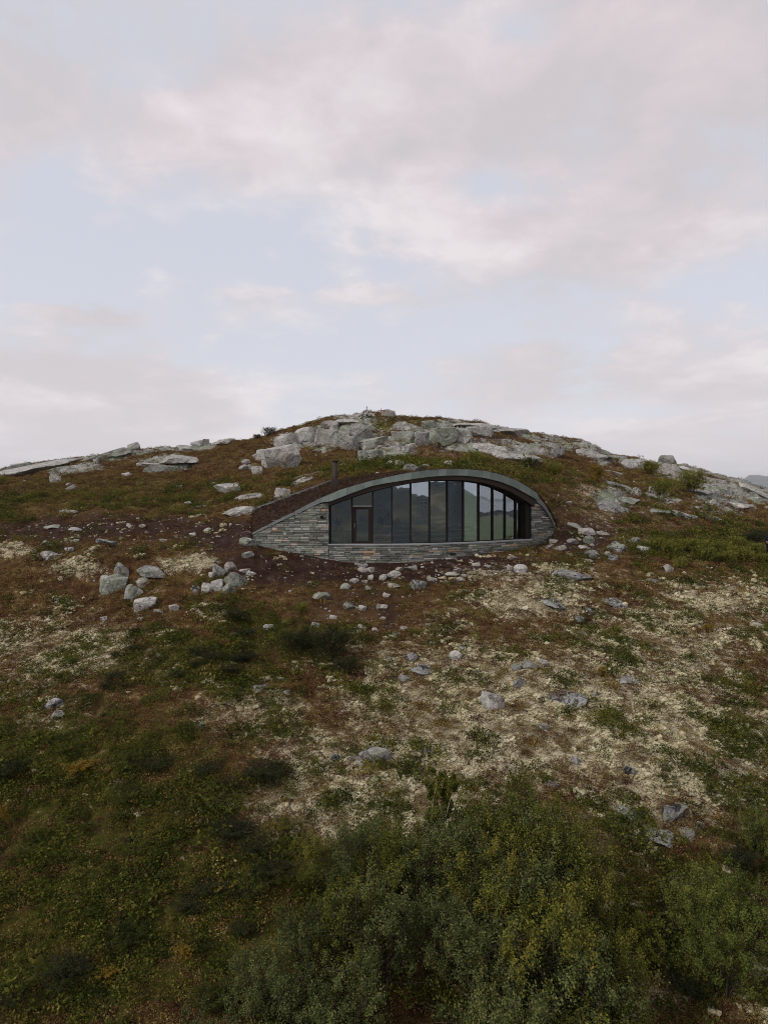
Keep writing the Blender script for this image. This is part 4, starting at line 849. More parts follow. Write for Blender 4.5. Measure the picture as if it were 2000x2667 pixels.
ROCKS = """
145,1259,27,25,p,t|pale upright stone alone on the green moor at far left
179,1268,14,11,p,b|small round stone right of the pale upright stone on the left moor
190,1278,40,19,b,b|low grey double humped rock on the left moor beside a small round stone
330,1242,28,14,p,b|pale rounded stone on the moor below the left ridge slabs
251,1208,18,15,b,b|small blue grey stone in front of the left ridge slabs
405,1233,62,27,g,b|pale green lichen boulder at the lower end of the long sloping slab
470,1214,95,30,p,s|long pale slab sloping up right on the left moor
400,1219,70,24,p,s|greenish end of the long slab above the green lichen boulder
90,1238,185,26,p,s|broad flat bedrock slab at the far left edge
265,1199,150,32,g,s|wide green tinged slab on the left skyline below the little knob
150,1213,100,18,p,s|thin skyline slab between the far left slab and the green tinged one
348,1170,36,24,p,t|pointed knob of rock on the left skyline
513,1166,42,22,p,b|pale lump of rock on the skyline left of the small dark shrubs
538,1148,22,16,b,b|blue grey knob perched on the skyline lump of rock
484,1177,50,16,p,s|low pale slab left of the skyline lump
580,1160,60,12,p,s|thin slab on the skyline just left of the shrubs
600,1287,80,34,p,b|large pale rock with a ridge on the slope left of the flue
654,1303,78,20,p,s|long low slab just behind the left corner of the sod roof
624,1343,88,34,p,s|flat pale slab beside the thin post at the roof corner
735,1299,44,32,p,b|pale triangular rock resting against the edge of the sod roof
790,1262,62,24,p,s|cracked pale slab above the sod roof edge left of the flue
800,1243,92,17,g,s|low greenish ledge of rock behind the flue
671,1237,32,26,p,b|squat pale boulder in front of the big square crag
519,1326,44,15,p,s|flat pale stone on the path left of the roof corner post
491,1317,22,12,p,b|small flat stone left of the flat pale path stone
559,1265,20,10,g,b|little green tinted stone on the open moor left of the ridged rock
466,1275,20,11,g,b|little greenish stone in the middle of the left moor
137,1378,46,16,g,s|flat greenish stone on the brown heath at left
196,1384,34,8,p,s|thin flat stone right of the flat greenish one
120,1426,36,19,w,b|warm tinted rounded boulder on the brown heath at left
134,1461,52,30,p,b|pale craggy boulder below the warm rounded one
179,1441,28,15,p,b|dull stone just right of the pale craggy boulder
277,1421,52,17,d,b|long mottled stone lying on the brown heath at left
200,1413,18,9,p,b|small white stone above the mottled long stone
188,1340,26,12,w,b|pinkish stone at right of the small group on the left path
166,1335,22,9,p,b|flat pale stone topmost of the small group on the left path
371,1377,18,11,w,b|small rounded stone alone on the brown path
336,1372,13,10,p,b|tiny upright stone left of the small rounded one on the path
542,1384,26,10,p,b|pale flat stone on bare soil left of the hut wall
502,1398,20,10,p,b|pale stone on bare soil, lower left of the flat one near the hut
426,1412,22,9,w,b|small flat pinkish stone on the brown soil far left of the hut
645,1427,50,27,g,b|rounded green grey boulder touching the left tip of the stone wall
646,1455,32,21,g,b|rounded boulder just below the one touching the wall tip
295,1545,80,54,g,k|tall pale green cliff like rock in the left bank
350,1563,46,42,g,b|round green grey boulder at the right foot of the cliff like rock
372,1535,36,32,g,b|angular boulder behind the round one beside the cliff like rock
398,1515,80,26,g,s|ledge rock under the lichen bank right of the cliff like rock
318,1512,40,46,g,t|right hand face of the cliff like rock, split by a crack
572,1512,36,42,b,b|blue grey boulder topmost in the cluster of rocks
549,1517,18,26,p,b|narrow stone at the left of the blue grey boulder in the cluster
603,1490,36,27,w,b|brownish rock at the back of the boulder cluster
616,1533,64,46,g,b|widest green grey boulder in the cluster
639,1493,30,15,w,b|small white flat stone on the right of the boulder cluster
565,1543,34,36,p,b|boulder at the centre front of the cluster
539,1548,36,30,p,k|squarish block at the lower left of the cluster
511,1547,20,26,d,b|narrow dark stone at the left end of the cluster
598,1551,40,34,g,b|rounded boulder at the lower right of the cluster
655,1500,28,14,p,b|flat stone trailing right from the boulder cluster
380,1592,56,38,p,k|smooth pale square block standing alone on brown heath
413,1600,26,13,b,b|dark little stone at the right foot of the square block
453,1596,28,22,p,b|pale stone half hidden in heath right of the square block
367,1618,15,12,p,b|small cubic stone below the square block
271,1622,20,12,p,b|white stone alone in heath lower left of the square block
151,1584,17,12,p,b|small white stone alone in heath at far left
143,1848,46,32,d,b|black and white lichened rock in green scrub at far left
154,1870,32,13,b,s|flat grey stone below the black and white lichened rock
608,1737,14,10,p,b|small white stone in the dark green scrub
672,1808,30,22,g,b|green tinted angular stone at the edge of the lichen patch
690,1801,22,17,g,b|green tinted stone right of the angular green one
601,1835,38,14,p,b|white crust covered stone near the left lichen patches
523,1898,16,18,g,b|small upright greenish stone at left centre of the slope
1089,1542,50,36,d,b|round boulder speckled black and white below the hut
1026,1507,42,25,p,b|broad pale boulder in front of the hut base
997,1512,24,20,p,k|square pale block left of the broad boulder below the hut
1041,1489,26,13,w,b|pinkish flat stone just under the hut wall
1072,1486,36,17,p,b|grey wedge of stone just under the hut wall
944,1480,32,14,p,b|grey flat stone, topmost of the pale rubble pile below the hut
931,1474,18,11,w,b|small cream stone at the top left of the rubble pile
946,1493,34,18,w,b|largest cream stone in the rubble pile
966,1493,22,20,w,b|upright cream stone on the right of the rubble pile
965,1512,18,17,p,b|grey stone low on the right side of the rubble pile
922,1521,30,17,p,b|grey stone at the left of the rubble pile
959,1538,24,13,w,b|white oval stone at the bottom of the rubble pile
901,1535,34,20,g,b|greenish boulder left below the rubble pile
950,1520,22,12,w,b|cream stone in the middle of the rubble pile
1125,1515,32,14,p,b|flat pale stone right of the black speckled boulder
1201,1518,32,17,p,b|pale flat topped stone on the soil below the right glass bays
1191,1491,26,14,p,b|small stone above the flat topped stone below the hut
1178,1500,40,11,w,s|thin pinkish slab on the soil below the hut
1239,1477,26,12,w,b|pinkish stone near the right end of the hut wall
1269,1478,24,9,p,b|flat stone right of the pinkish one near the hut wall
1175,1464,30,6,p,s|thin flat stone lying along the hut base
836,1564,48,24,g,b|wide low pale boulder left of the earth path below the hut
1007,1560,24,16,p,b|pale angular stone right of the earth path
1026,1534,42,14,p,s|flat stone between the broad boulder and the speckled one
911,1592,42,23,g,b|pale green boulder left of the dark earth path
943,1591,26,19,p,b|grey angular stone touching the left of the dark earth path
995,1590,34,19,p,b|pale triangular stone right of the dark earth path
868,1615,24,14,p,b|small pale stone left below the pale green boulder
997,1615,20,11,w,b|flat cream stone in grass below the triangular stone
821,1637,24,18,p,b|pale rounded stone above the dwarf birch bushes
702,1644,30,20,p,k|squared stone above the left edge of the dwarf birch bushes
943,1644,32,22,p,b|bright white boulder above the dwarf birch bushes
923,1643,20,14,p,b|small stone touching the left of the bright white boulder
977,1647,20,14,p,b|small pale stone right of the bright white boulder
1051,1646,24,18,w,b|pinkish rounded stone on open heath below the hut
1030,1659,24,14,p,b|pale wedge left below the pinkish rounded stone
1115,1634,24,12,p,b|flat stone alone on the brown heath right of the pinkish one
1072,1728,38,28,d,b|dark hollowed rock on the slope centre
1098,1758,58,24,d,s|long mottled grey slab under the dark hollowed rock
1186,1720,36,24,p,b|pale lumpy rock right of the dark hollowed rock
1016,1726,16,16,b,b|small blue grey stone left of the dark hollowed rock
1127,1684,22,12,p,b|small angular pale stone above the dark hollowed rock
1201,1697,30,12,p,s|flat pale stone above the lumpy rock
1051,1780,32,22,g,b|turquoise tinted stone below the long mottled slab
748,1810,16,14,g,b|green tinted stone in the lichen left of centre
731,1780,18,16,g,b|yellow green round stone below the bushes
1282,1852,64,46,p,k|large pale block with a squared left face amid lichen
1478,1838,92,56,d,s|wide rock blotched black and green amid lichen
1345,1750,28,20,b,b|blue grey stone at left of a row in pale lichen
1381,1744,46,22,g,b|pale green rock in the middle of a row in lichen
1412,1738,28,18,p,b|stone at right of the row in pale lichen
1349,1793,40,26,b,b|blue grey wedge rock above the large squared pale block
1533,1605,34,48,b,s|steep grey slab at the right side of the lichen knoll
1511,1628,30,26,b,b|blue grey stone below the steep slab of the knoll
1521,1655,32,16,p,s|flat pale stone under the lichen knoll
1436,1594,64,24,d,s|dark broken rock face under the lichen knoll
1593,1586,60,20,d,s|shadowed ledge right of the lichen knoll
1354,1494,40,25,p,b|pale pointed boulder above the lichen knoll
1328,1485,18,16,p,b|stone touching the left of the pale pointed boulder
1488,1512,104,42,b,s|long dark grey sloping slab above the lichen knoll
1740,1493,26,26,p,t|pale pyramid shaped stone on heath below the willow patch
1697,1522,42,16,g,b|lichened flat rock lower left of the pyramid stone
1817,1530,32,14,g,b|pale green stone on the right slope below the willows
1981,1638,52,18,p,s|pale slab at the right edge of the slope
1636,1784,46,14,p,s|grey flat rock in the right hand lichen field
1415,1903,28,21,b,b|small grey rock sunk in lichen below the wide blotched rock
1547,1817,28,16,g,b|grey green rock just right of the wide blotched rock
1499,1999,22,26,b,t|small blue grey standing stone in the lichen field
1636,2021,32,26,d,b|mottled grey stone in the lichen field at right
1436,2054,40,44,b,s|steep grey slab in the lichen above the birches
1755,2148,68,60,d,b|large round boulder speckled black at lower right
1795,2190,48,50,g,s|green slab under the large speckled boulder
1822,2163,22,24,b,b|small grey stone at the right of the speckled boulder
1641,2140,66,66,g,s|slanting green ledge left of the speckled boulder
1725,2205,74,44,g,s|low green ledge below the speckled boulder
1337,2128,46,26,b,b|blue grey rock at the upper edge of the birch thicket
977,1988,86,50,b,b|big grey boulder alone in the middle of the lichen slope
925,1987,36,17,w,b|pinkish slab leaning left of the big grey boulder
943,2003,36,18,p,b|pale stone at the foot of the big grey boulder
892,1982,10,9,p,b|tiny white stone left of the big grey boulder
874,1987,22,22,b,b|small grey stone furthest left of the big grey boulder
1115,1962,28,14,p,b|pale stone in lichen right of the big grey boulder
227,2228,19,11,p,b|small white stone in the dark scrub at lower left
477,2243,8,8,p,b|tiny white stone in the dark scrub, right of the other white one
1741,1202,54,26,p,b|rounded boulder perched high on the right ridge
1746,1240,60,34,p,k|squared pale rock carrying the perched boulder on the right ridge
1646,1222,54,30,p,k|pale block on the skyline left of the perched boulder
1600,1237,54,22,p,s|low grey slab left below the skyline block
1608,1269,64,26,b,s|dark streaked slab above the right slope terraces
1592,1334,84,44,b,s|large diagonal slab on the right slope
1640,1315,52,30,g,s|greenish rock right above the large diagonal slab
1655,1294,34,26,p,b|pale upright rock above the greenish rock on the right slope
1691,1295,56,22,b,s|dark grey ledge on the right slope
1700,1284,28,20,p,k|white block on top of the dark grey ledge
1715,1340,56,26,g,s|flat greenish slab right of the large diagonal slab
1860,1356,74,30,p,s|long pale slab tilting down right on the far right slope
1855,1317,22,18,p,b|pale rounded stone above the long tilted slab
1780,1352,70,18,p,s|chain of low pale ledges left of the long tilted slab
1496,1377,42,17,p,s|flat pale stone near the right tip of the hut
1526,1396,42,23,p,b|pale lichened boulder right of the hut tip
1532,1418,30,26,g,b|upright greenish boulder below the pale lichened one
1570,1394,32,11,p,s|thin flat stone right of the lichened boulder
1490,1417,34,16,w,b|pinkish slab leaning on soil by the hut tip
1441,1415,24,13,w,b|small pinkish stone touching the hut base at right
1424,1431,36,12,w,s|long pinkish slab on the soil below the hut tip
1457,1436,34,16,p,b|pale pointed stone below the pinkish slab
1521,1431,30,11,p,s|flat pale stone on soil right of the pinkish slab
1543,1456,48,25,d,b|mottled boulder on the soil right of the hut
1604,1441,48,31,d,b|large mottled boulder right of the hut
1581,1450,20,16,p,b|small stone left of the large mottled boulder
1597,1463,26,20,d,b|dark mottled stone below the large mottled boulder
1656,1418,32,20,g,b|green lichened stone near the left end of the willows
1675,1438,36,18,p,b|pale broken boulder below the willows' left end
1534,1466,24,9,p,s|thin pale stone under the mottled boulder
1334,1460,30,14,w,b|pale flat stone under the right end of the hut wall
1479,1315,20,9,p,b|white flat stone on the slope behind the hut tip
730,1217,112,66,p,k|big square crag at the left foot of the summit
683,1200,34,34,p,k|broken left shoulder of the big square crag
640,1210,24,16,p,b|pale boulder left of the big square crag
655,1224,26,15,g,b|boulder at the foot of the crag on its left
637,1226,28,18,p,b|pale boulder furthest left of the square crag
665,1196,16,16,p,b|small boulder tucked behind the left of the crag
795,1157,76,46,p,k|tall jointed block left of the vertical crack in the summit cliff
850,1160,60,46,p,k|tall jointed block right of the vertical crack
745,1167,60,40,p,k|stepped block between the crag and the tall jointed blocks
858,1114,46,20,p,k|thin block on top of the jointed cliff
907,1174,56,42,p,k|brownish block in the middle of the summit cliff
942,1145,66,38,p,k|bulging block below the summit cairn
972,1175,82,38,g,k|wide green stained block in the summit cliff
965,1201,66,34,g,k|lower green stained block at the foot of the cliff
1012,1190,60,24,g,s|low green ledge right of the lower stained block
1049,1155,62,36,g,k|block with a dark overhang right of the heather gully
1067,1181,28,27,p,k|square boulder fallen below the overhang
1101,1162,38,42,b,k|dark blue grey block beside the overhang
1122,1118,50,26,g,k|small square block high right of the gully
1148,1162,84,48,g,k|broad green block in the right part of the cliff
1197,1155,66,44,p,k|rounded shoulder block at the right of the cliff
1250,1140,80,36,p,k|grey shoulder of rock on the right skyline of the summit
1230,1108,110,22,p,s|dark cracked skyline rock right of the summit
1330,1135,90,30,p,s|long slab descending the right skyline
1420,1150,100,26,p,s|pale humped slab lower on the right skyline
1345,1200,120,40,p,s|large pale sheet of bedrock right behind the hut
1285,1178,110,30,p,s|upper part of the bare bedrock sheet behind the hut
1450,1193,34,34,b,k|small crag right of the bedrock sheet
1545,1192,110,30,p,s|smooth pale slab between the crag and the skyline block
905,1108,70,16,p,s|thin ledge just left below the summit
1040,1220,28,24,g,b|green boulder just above the roof arch
1073,1230,54,25,g,b|wide green boulder touching the top of the roof arch
1015,1214,18,19,p,b|upright stone left of the boulders above the roof
1167,1219,24,22,w,b|pinkish stone above the right half of the roof arch
1130,1213,56,18,w,s|low pinkish ledge above the roof arch
1105,1222,26,15,g,b|rounded stone between the green boulder and the pinkish ledge
1240,1214,30,18,w,b|pinkish block in grass above the right of the arch
1210,1218,36,16,p,s|pale ledge behind the top of the arch
1325,1252,34,12,p,s|pale flat stone peeping over the right of the arch
985,1243,20,11,p,b|small pale stone behind the roof left of the boulders
936,1228,20,13,p,b|small stone in moss above the sod roof
925,1088,46,20,p,s|broken rock left of the summit cairn
1010,1088,40,22,w,b|rounded pinkish rock right of the cross
1900,1262,90,28,p,s|cracked pale slab on the right ridge
1960,1290,80,30,p,s|pale slab at the right edge of the ridge
1850,1252,60,24,p,s|ridge slab below the far hazy mountain
1820,1290,60,24,p,s|broken ledge on the right ridge beside the large willow bush
1930,1325,70,22,p,s|low ledge at the far right under the ridge slabs
1790,1225,50,18,p,s|small ridge slab right of the perched boulder
"""
NAMED = []
for ln in ROCKS.strip().splitlines():
    a, lb = ln.split('|'); px, py, w, h, kd, sh = a.split(','); px, py, w, h = float(px), float(py), float(w), float(h); k_ = .86 if (850 < px < 1300 and 1465 < py < 1680) else 1.0; w, h = w*k_, h*k_*.95
    rock(px, py, w, h, kd, sh, lb, 'large rocks of the hillside'); NAMED.append((px, py, w, h))

def loose():
    """the many small stones that lie about, each an object while they stay countable; the rest is rubble"""
    r = random.Random(5); spots = []
    fields = [(1000,1500,420,38,60,'pale stone lying loose on the bare soil just below the hut wall'),
              (955,1512,55,45,34,'cream rubble stone in the pile tipped below the hut'),
              (1330,1480,170,40,26,'small stone on the dark soil below the right end of the hut'),
              (1490,1415,70,40,14,'small stone on the bare soil beside the right tip of the hut'),
              (460,1400,140,40,26,'small pale stone on the bare path left of the hut'),
              (200,1400,190,50,18,'small stone scattered over the brown heath at far left'),
              (960,1620,170,55,22,'small pale stone on the slope under the dark earth path'),
              (1100,1760,160,60,12,'small stone half sunk in heath in the middle of the slope'),
              (1640,1350,150,60,40,'small pale stone among the ledges of the right slope'),
              (1900,1320,90,50,26,'broken stone below the pale slabs of the right ridge'),
              (1060,1205,190,22,22,'small stone in moss above the roof arch'),
              (700,1225,110,25,14,'small stone near the foot of the square crag'),
              (990,1094,80,14,26,'loose stone strewn around the summit cairn')]
    tot = 0
    for cx, cy, rx, ry, n, lb in fields:
        for _ in range(n):
            px, py = r.gauss(cx, rx*.55), r.gauss(cy, ry*.55)
            if 655 < px < 1446 and 1225 < py < (HZ-F*(float(z_bot(float(px2X(px))))-CZ)/float(Yw(px2X(px))))+5: continue
            s_ = min(15, max(4.0, r.lognormvariate(1.75, .42))); kd = r.choice('pwwp' if ('pale' in lb or 'cream' in lb) else 'ppwgd')
            if any(abs(px-q[0]) < (q[2]+s_)*.45 and abs(py-s_*.3-q[1]+q[3]*.4) < (q[3]+s_)*.42 for q in NAMED): continue
            if tot >= 298: break
            if px > 1995 or px < 5: continue
            rock(px, py, s_, s_*r.uniform(.35, .65), kd, 'b', lb, lb, 'loose_stone'); tot += 1
loose()

def build_cairn():
    g = at_pixel(955, 1086); r = random.Random(3); s_ = g.y/F
    R = empty('summit_cairn', g); tag(R, 'cone shaped cairn of stacked stones on the hill top', 'cairn'); R.location = g
    for lv, (n, rad) in enumerate(((11, 20), (9, 14), (6, 9), (4, 5), (1, 0))):
        for k in range(n):
            a = 2*math.pi*k/n+lv*.4; s2 = r.uniform(5.5, 8.5)*s_ if lv < 4 else 4.5*s_
            link('stone', pool_mesh('b', 2, (lv*5+k) % 9, 'p' if (k+lv) % 3 else 'w'), None, R, (math.cos(a)*rad*s_, math.sin(a)*rad*s_, (lv*4.2+1)*s_), (r.uniform(-.3, .3), r.uniform(-.3, .3), a), (s2*1.3, s2, s2*.8))
    link('top_stone', pool_mesh('t', 2, 2, 'b'), None, R, (0, 0, 23*s_), None, (2.6*s_, 2.6*s_, 8*s_))
    g2 = at_pixel(993, 1088); s_ = g2.y/F; C = empty('summit_cross', g2); C['org'] = (0, 0, 0); tag(C, 'thin rust red cross standing beside the summit cairn', 'cross')
    rm = plain('rust_red_paint', (.22, .06, .045), .7)
    MB().box((0, 0, 11*s_), (1.5*s_, 1.5*s_, 28*s_)).build('upright', rm, C); MB().box((0, 0, 19*s_), (17*s_, 1.2*s_, 1.5*s_)).build('crossbar', rm, C)
build_cairn()

# ------------------------------------------------------------------ ground cover: sprigs, lichen, leaves, blades
def leaf_cards(P_, N_, size, rng, asp=.6, fold=.25):
    """a folded two-triangle leaf at every point P_ facing N_"""
    n = len(P_); a = rng.normal(size=(n, 3)); N_ = N_/np.linalg.norm(N_, axis=1)[:, None]
    u = np.cross(N_, a); u /= np.linalg.norm(u, axis=1)[:, None]; w = np.cross(N_, u)
    s_ = (np.asarray(size)*rng.uniform(.65, 1.3, n))[:, None]
    V = np.stack([P_-u*s_*.5, P_+w*s_*asp*.5+N_*s_*fold*.3, P_+u*s_*.5, P_-w*s_*asp*.5+N_*s_*fold*.3], 1).reshape(-1, 3)
    return V, np.arange(4*n).reshape(n, 4)

def proto(name, V, Q, m): me = mesh_quads(name, V, Q); me.materials.append(m); return bpy.data.objects.new(name, me)

def tuft(seed, n, rad, hgt, size, m, blade=False, up=.6):
    rng = np.random.default_rng(seed); a = rng.uniform(0, 2*math.pi, n); r = rad*np.sqrt(rng.uniform(0, 1, n)); dome = np.sqrt(np.clip(1-(r/rad)**2, .05, 1))
    if blade:
        b = np.stack([np.cos(a)*r*.5, np.sin(a)*r*.5, np.zeros(n)-.02], 1); tip = b+np.stack([np.cos(a)*r*.9, np.sin(a)*r*.9, hgt*dome*rng.uniform(.6, 1.15, n)], 1)
        sd_ = np.stack([-np.sin(a), np.cos(a), 0*a], 1)*size*.5
        V = np.stack([b-sd_, b+sd_, tip+sd_*.25, tip-sd_*.25], 1).reshape(-1, 3); return proto('tuft', V, np.arange(4*n).reshape(n, 4), m)
    p = np.stack([np.cos(a)*r, np.sin(a)*r, hgt*dome*rng.uniform(.25, 1.0, n)], 1)
    nn = rng.normal(size=(n, 3))*.8+np.stack([np.cos(a)*r/rad*.6, np.sin(a)*r/rad*.6, np.full(n, up)], 1)
    V, Q = leaf_cards(p, nn, size, rng); return proto('tuft', V, Q, m)

def lichen_clump(seed):
    rng = np.random.default_rng(seed); bm = bmesh.new(); 
    for i in range(7):
        a, d = rng.uniform(0, 6.28), rng.uniform(0, .085); s_ = rng.uniform(.026, .055)
        bmesh.ops.create_icosphere(bm, subdivisions=1, radius=s_, matrix=Matrix.Translation((math.cos(a)*d, math.sin(a)*d, s_*.35)) @ Matrix.Diagonal((1, 1, .8, 1)))
    for v in bm.verts: v.co += Vector(rng.normal(size=3)*.009)
    me = bpy.data.meshes.new('clump'); bm.to_mesh(me); bm.free(); me.materials.append(M_LICHEN); return bpy.data.objects.new('clump', me)

def pebble(seed):
    me = rock_mesh(seed, 1, 'b'); me.materials.append(ROCK['p']); return bpy.data.objects.new('pebble', me)

def scatter(name, label, protos, pts, scl, holder_mat):
    n = len(pts); me = bpy.data.meshes.new(name); me.vertices.add(n); me.vertices.foreach_set('co', pts.astype(np.float32).ravel())
    a = me.attributes.new('size', 'FLOAT', 'POINT'); a.data.foreach_set('value', scl.astype(np.float32))
    b = me.attributes.new('turn', 'FLOAT_VECTOR', 'POINT'); b.data.foreach_set('vector', np.stack([RNG.uniform(-.25, .25, n), RNG.uniform(-.25, .25, n), RNG.uniform(0, 6.28, n)], 1).astype(np.float32).ravel())
    o = link(name, me); me.materials.append(holder_mat)
    ng = bpy.data.node_groups.new(name, 'GeometryNodeTree'); ng.interface.new_socket('Geometry', in_out='INPUT', socket_type='NodeSocketGeometry'); ng.interface.new_socket('Geometry', in_out='OUTPUT', socket_type='NodeSocketGeometry')
    N = ng.nodes; L = ng.links; gi = N.new('NodeGroupInput'); go = N.new('NodeGroupOutput'); ip = N.new('GeometryNodeInstanceOnPoints'); jn = N.new('GeometryNodeJoinGeometry')
    for pr in protos:
        oi = N.new('GeometryNodeObjectInfo'); oi.inputs['Object'].default_value = pr; oi.inputs['As Instance'].default_value = True; L.new(oi.outputs['Geometry'], jn.inputs[0])
    L.new(gi.outputs[0], ip.inputs['Points']); L.new(jn.outputs[0], ip.inputs['Instance']); ip.inputs['Pick Instance'].default_value = True
    ri = N.new('FunctionNodeRandomValue'); ri.data_type = 'INT'; ri.inputs['Min'].default_value = 0; ri.inputs['Max'].default_value = len(protos)-1
    out = [q for q in ri.outputs if q.enabled][0] if any(q.enabled for q in ri.outputs) else ri.outputs[2]
    L.new(ri.outputs[2], ip.inputs['Instance Index'])
    for at, ty, so_ in (('size', 'FLOAT', 'Scale'), ('turn', 'FLOAT_VECTOR', 'Rotation')):
        na = N.new('GeometryNodeInputNamedAttribute'); na.data_type = ty; na.inputs['Name'].default_value = at
        L.new([q for q in na.outputs if q.name == 'Attribute' and q.enabled][0], ip.inputs[so_])
    L.new(ip.outputs[0], go.inputs[0]); md = o.modifiers.new('scatter', 'NODES'); md.node_group = ng
    tag(o, label, None, None, 'stuff'); return o

def sample(n, y0, y1, power=1.0):
    """random ground points in the wedge the picture shows, denser near the camera"""
    u = RNG.uniform(0, 1, n); Y = (y0**power+u*(y1**power-y0**power))**(1/power); px = RNG.uniform(-90, 2090, n); X = (px-1000)/F*Y
    return X, Y

def field(n, y0, y1, power, prob):
    X, Y = sample(n, y0, y1, power)
    m = {k: bil(A, X, Y) for k, A in (('s', M_soil), ('g', M_green), ('m', M_moss), ('l', M_lich), ('r', M_rock), ('in', inside.astype(float)))}
    m['n'] = fbm(X*.9, Y*.9, 0, 4, 201); m['f'] = fbm(X*3.1, Y*3.1, 0, 3, 202); m['X'], m['Y'] = X, Y
    px = 1000+F*X/Y; m['px'] = px
    m['hut'] = (px > 655) & (px < 1446) & (Y > Yw(px2X(np.clip(px, 640, 1455)))-.12) & (Y < np.interp(px, BACK[:, 0], BACK[:, 2])+.05)
    keep = (RNG.uniform(0, 1, n) < prob(m)) & ~m['hut'] & (m['in'] < .02)
    X, Y = X[keep], Y[keep]; return np.stack([X, Y, CZ+bil(Z, X, Y)], 1), Y

sg = lambda x: 1/(1+np.exp(-np.clip(x, -30, 30)))
def cover():
    bare = lambda m: (1-.97*np.clip(m['s']*1.25,0,1))*(1-np.clip(m['r']*1.3, 0, .97))*(1-.80*sg((m['l']+1.1*m['n']-.62)*9))
    p1, y = field(120000, 7, 108, 1.1, lambda m: bare(m)*sg((m['f']+.45)*5)*(1-.55*m['g'])*(1-.65*m['m']))
    scatter('heather', 'brown heather sprigs carpeting the slope', [tuft(i, 84, .17, .12, .032, M_HEATH) for i in range(4)], p1, RNG.lognormal(-.15, .32, len(p1))*np.clip(.8+y/70, 1, 2.2), M_HEATH)
    p2, y = field(42000, 7, 108, 1.1, lambda m: (1-np.clip(m['r']*1.3, 0, .95))*sg((m['n']-.10)*7)*(1-.6*m['g'])*(1-.9*m['s'])*(1-.7*sg((m['l']-.5)*8)))
    scatter('red_heath', 'red brown heath tufts between the lichens', [tuft(20+i, 80, .17, .11, .030, M_RED) for i in range(3)], p2, RNG.lognormal(-.15, .35, len(p2))*np.clip(.8+y/70, 1, 2.2), M_RED)
    p3, y = field(70000, 7, 60, 1.1, lambda m: np.clip(sg((m['g']+1.3*m['n']+.7*m['f']-.48)*9), 0, 1)*(1-.9*m['r'])*(1-.95*np.clip(m['s']*1.2,0,1)))
    scatter('bilberry', 'dark green bilberry and scrub leaves over the lower slope', [tuft(40+i, 90, .20, .20, .042, M_SCRUB) for i in range(4)]+[tuft(47, 60, .15, .24, .042, M_BIRCH)], p3, RNG.lognormal(-.2, .42, len(p3))*np.clip(y/28, 1, 1.8), M_SCRUB)
    p4, y = field(60000, 7, 108, 1.2, lambda m: np.clip(sg((m['m']+.7*m['n']-.50)*9)+.30*(m['f'] > .12), 0, 1)*(1-np.clip(m['r']*1.2, 0, .95))*(1-.97*np.clip(m['s']*1.2,0,1)))
    scatter('grass', 'yellow green grass and moss tufts', [tuft(60+i, 34, .15, .17, .02, M_GRASS, True) for i in range(3)], p4, RNG.uniform(.5, 1.1, len(p4))*np.clip(.7+y/60, 1, 2.4), M_GRASS)
    p5, y = field(280000, 9, 46, 1.0, lambda m: sg((m['l']+1.15*m['n']+.5*m['f']-.78)*12)*.9*(1-.6*m['s']))
    scatter('lichen', 'cream coloured reindeer lichen cushions', [lichen_clump(i) for i in range(4)], p5, RNG.lognormal(-.55, .42, len(p5))*np.clip(y/24, .9, 1.6), M_LICHEN)
    p6, y = field(18000, 20, 100, 1.2, lambda m: np.clip(m['s']*.45+m['r']*.25+.14*(m['f'] > .05), 0, 1))
    scatter('pebbles', 'small pale stones and chips strewn over soil and rock', [pebble(i) for i in range(5)], p6, RNG.lognormal(-2.5, .45, len(p6))*np.clip(y/45, .8, 1.7), ROCK['p'])
    # crumbs of sod on the roof
    R_ = np.array([v[:] for v in ROOF]); i = RNG.integers(0, 45, 1500)*14+RNG.integers(0, 13, 1500); t_ = RNG.uniform(0, 1, 1500)[:, None]
    p7 = R_[i]*(1-t_)+R_[i+1]*t_+RNG.normal(size=(1500, 3))*np.array([.05, .05, 0])
    scatter('sod_tufts', 'withered sod crumbs on the hut roof', [tuft(80+i, 50, .14, .08, .04, M_SODT) for i in range(2)], p7, RNG.uniform(.5, 1.3, 1500), M_SODT)
cover()

# ------------------------------------------------------------------ birches and bushes
def stem_curve(rng, base, top, wob, n=6):
    pts = []; 
    for i in range(n):
        t_ = i/(n-1); p = base*(1-t_)+top*t_+rng.normal(size=3)*wob*t_*(1-t_*.5)*np.array([1, 1, .2]); pts.append(p)
    return pts

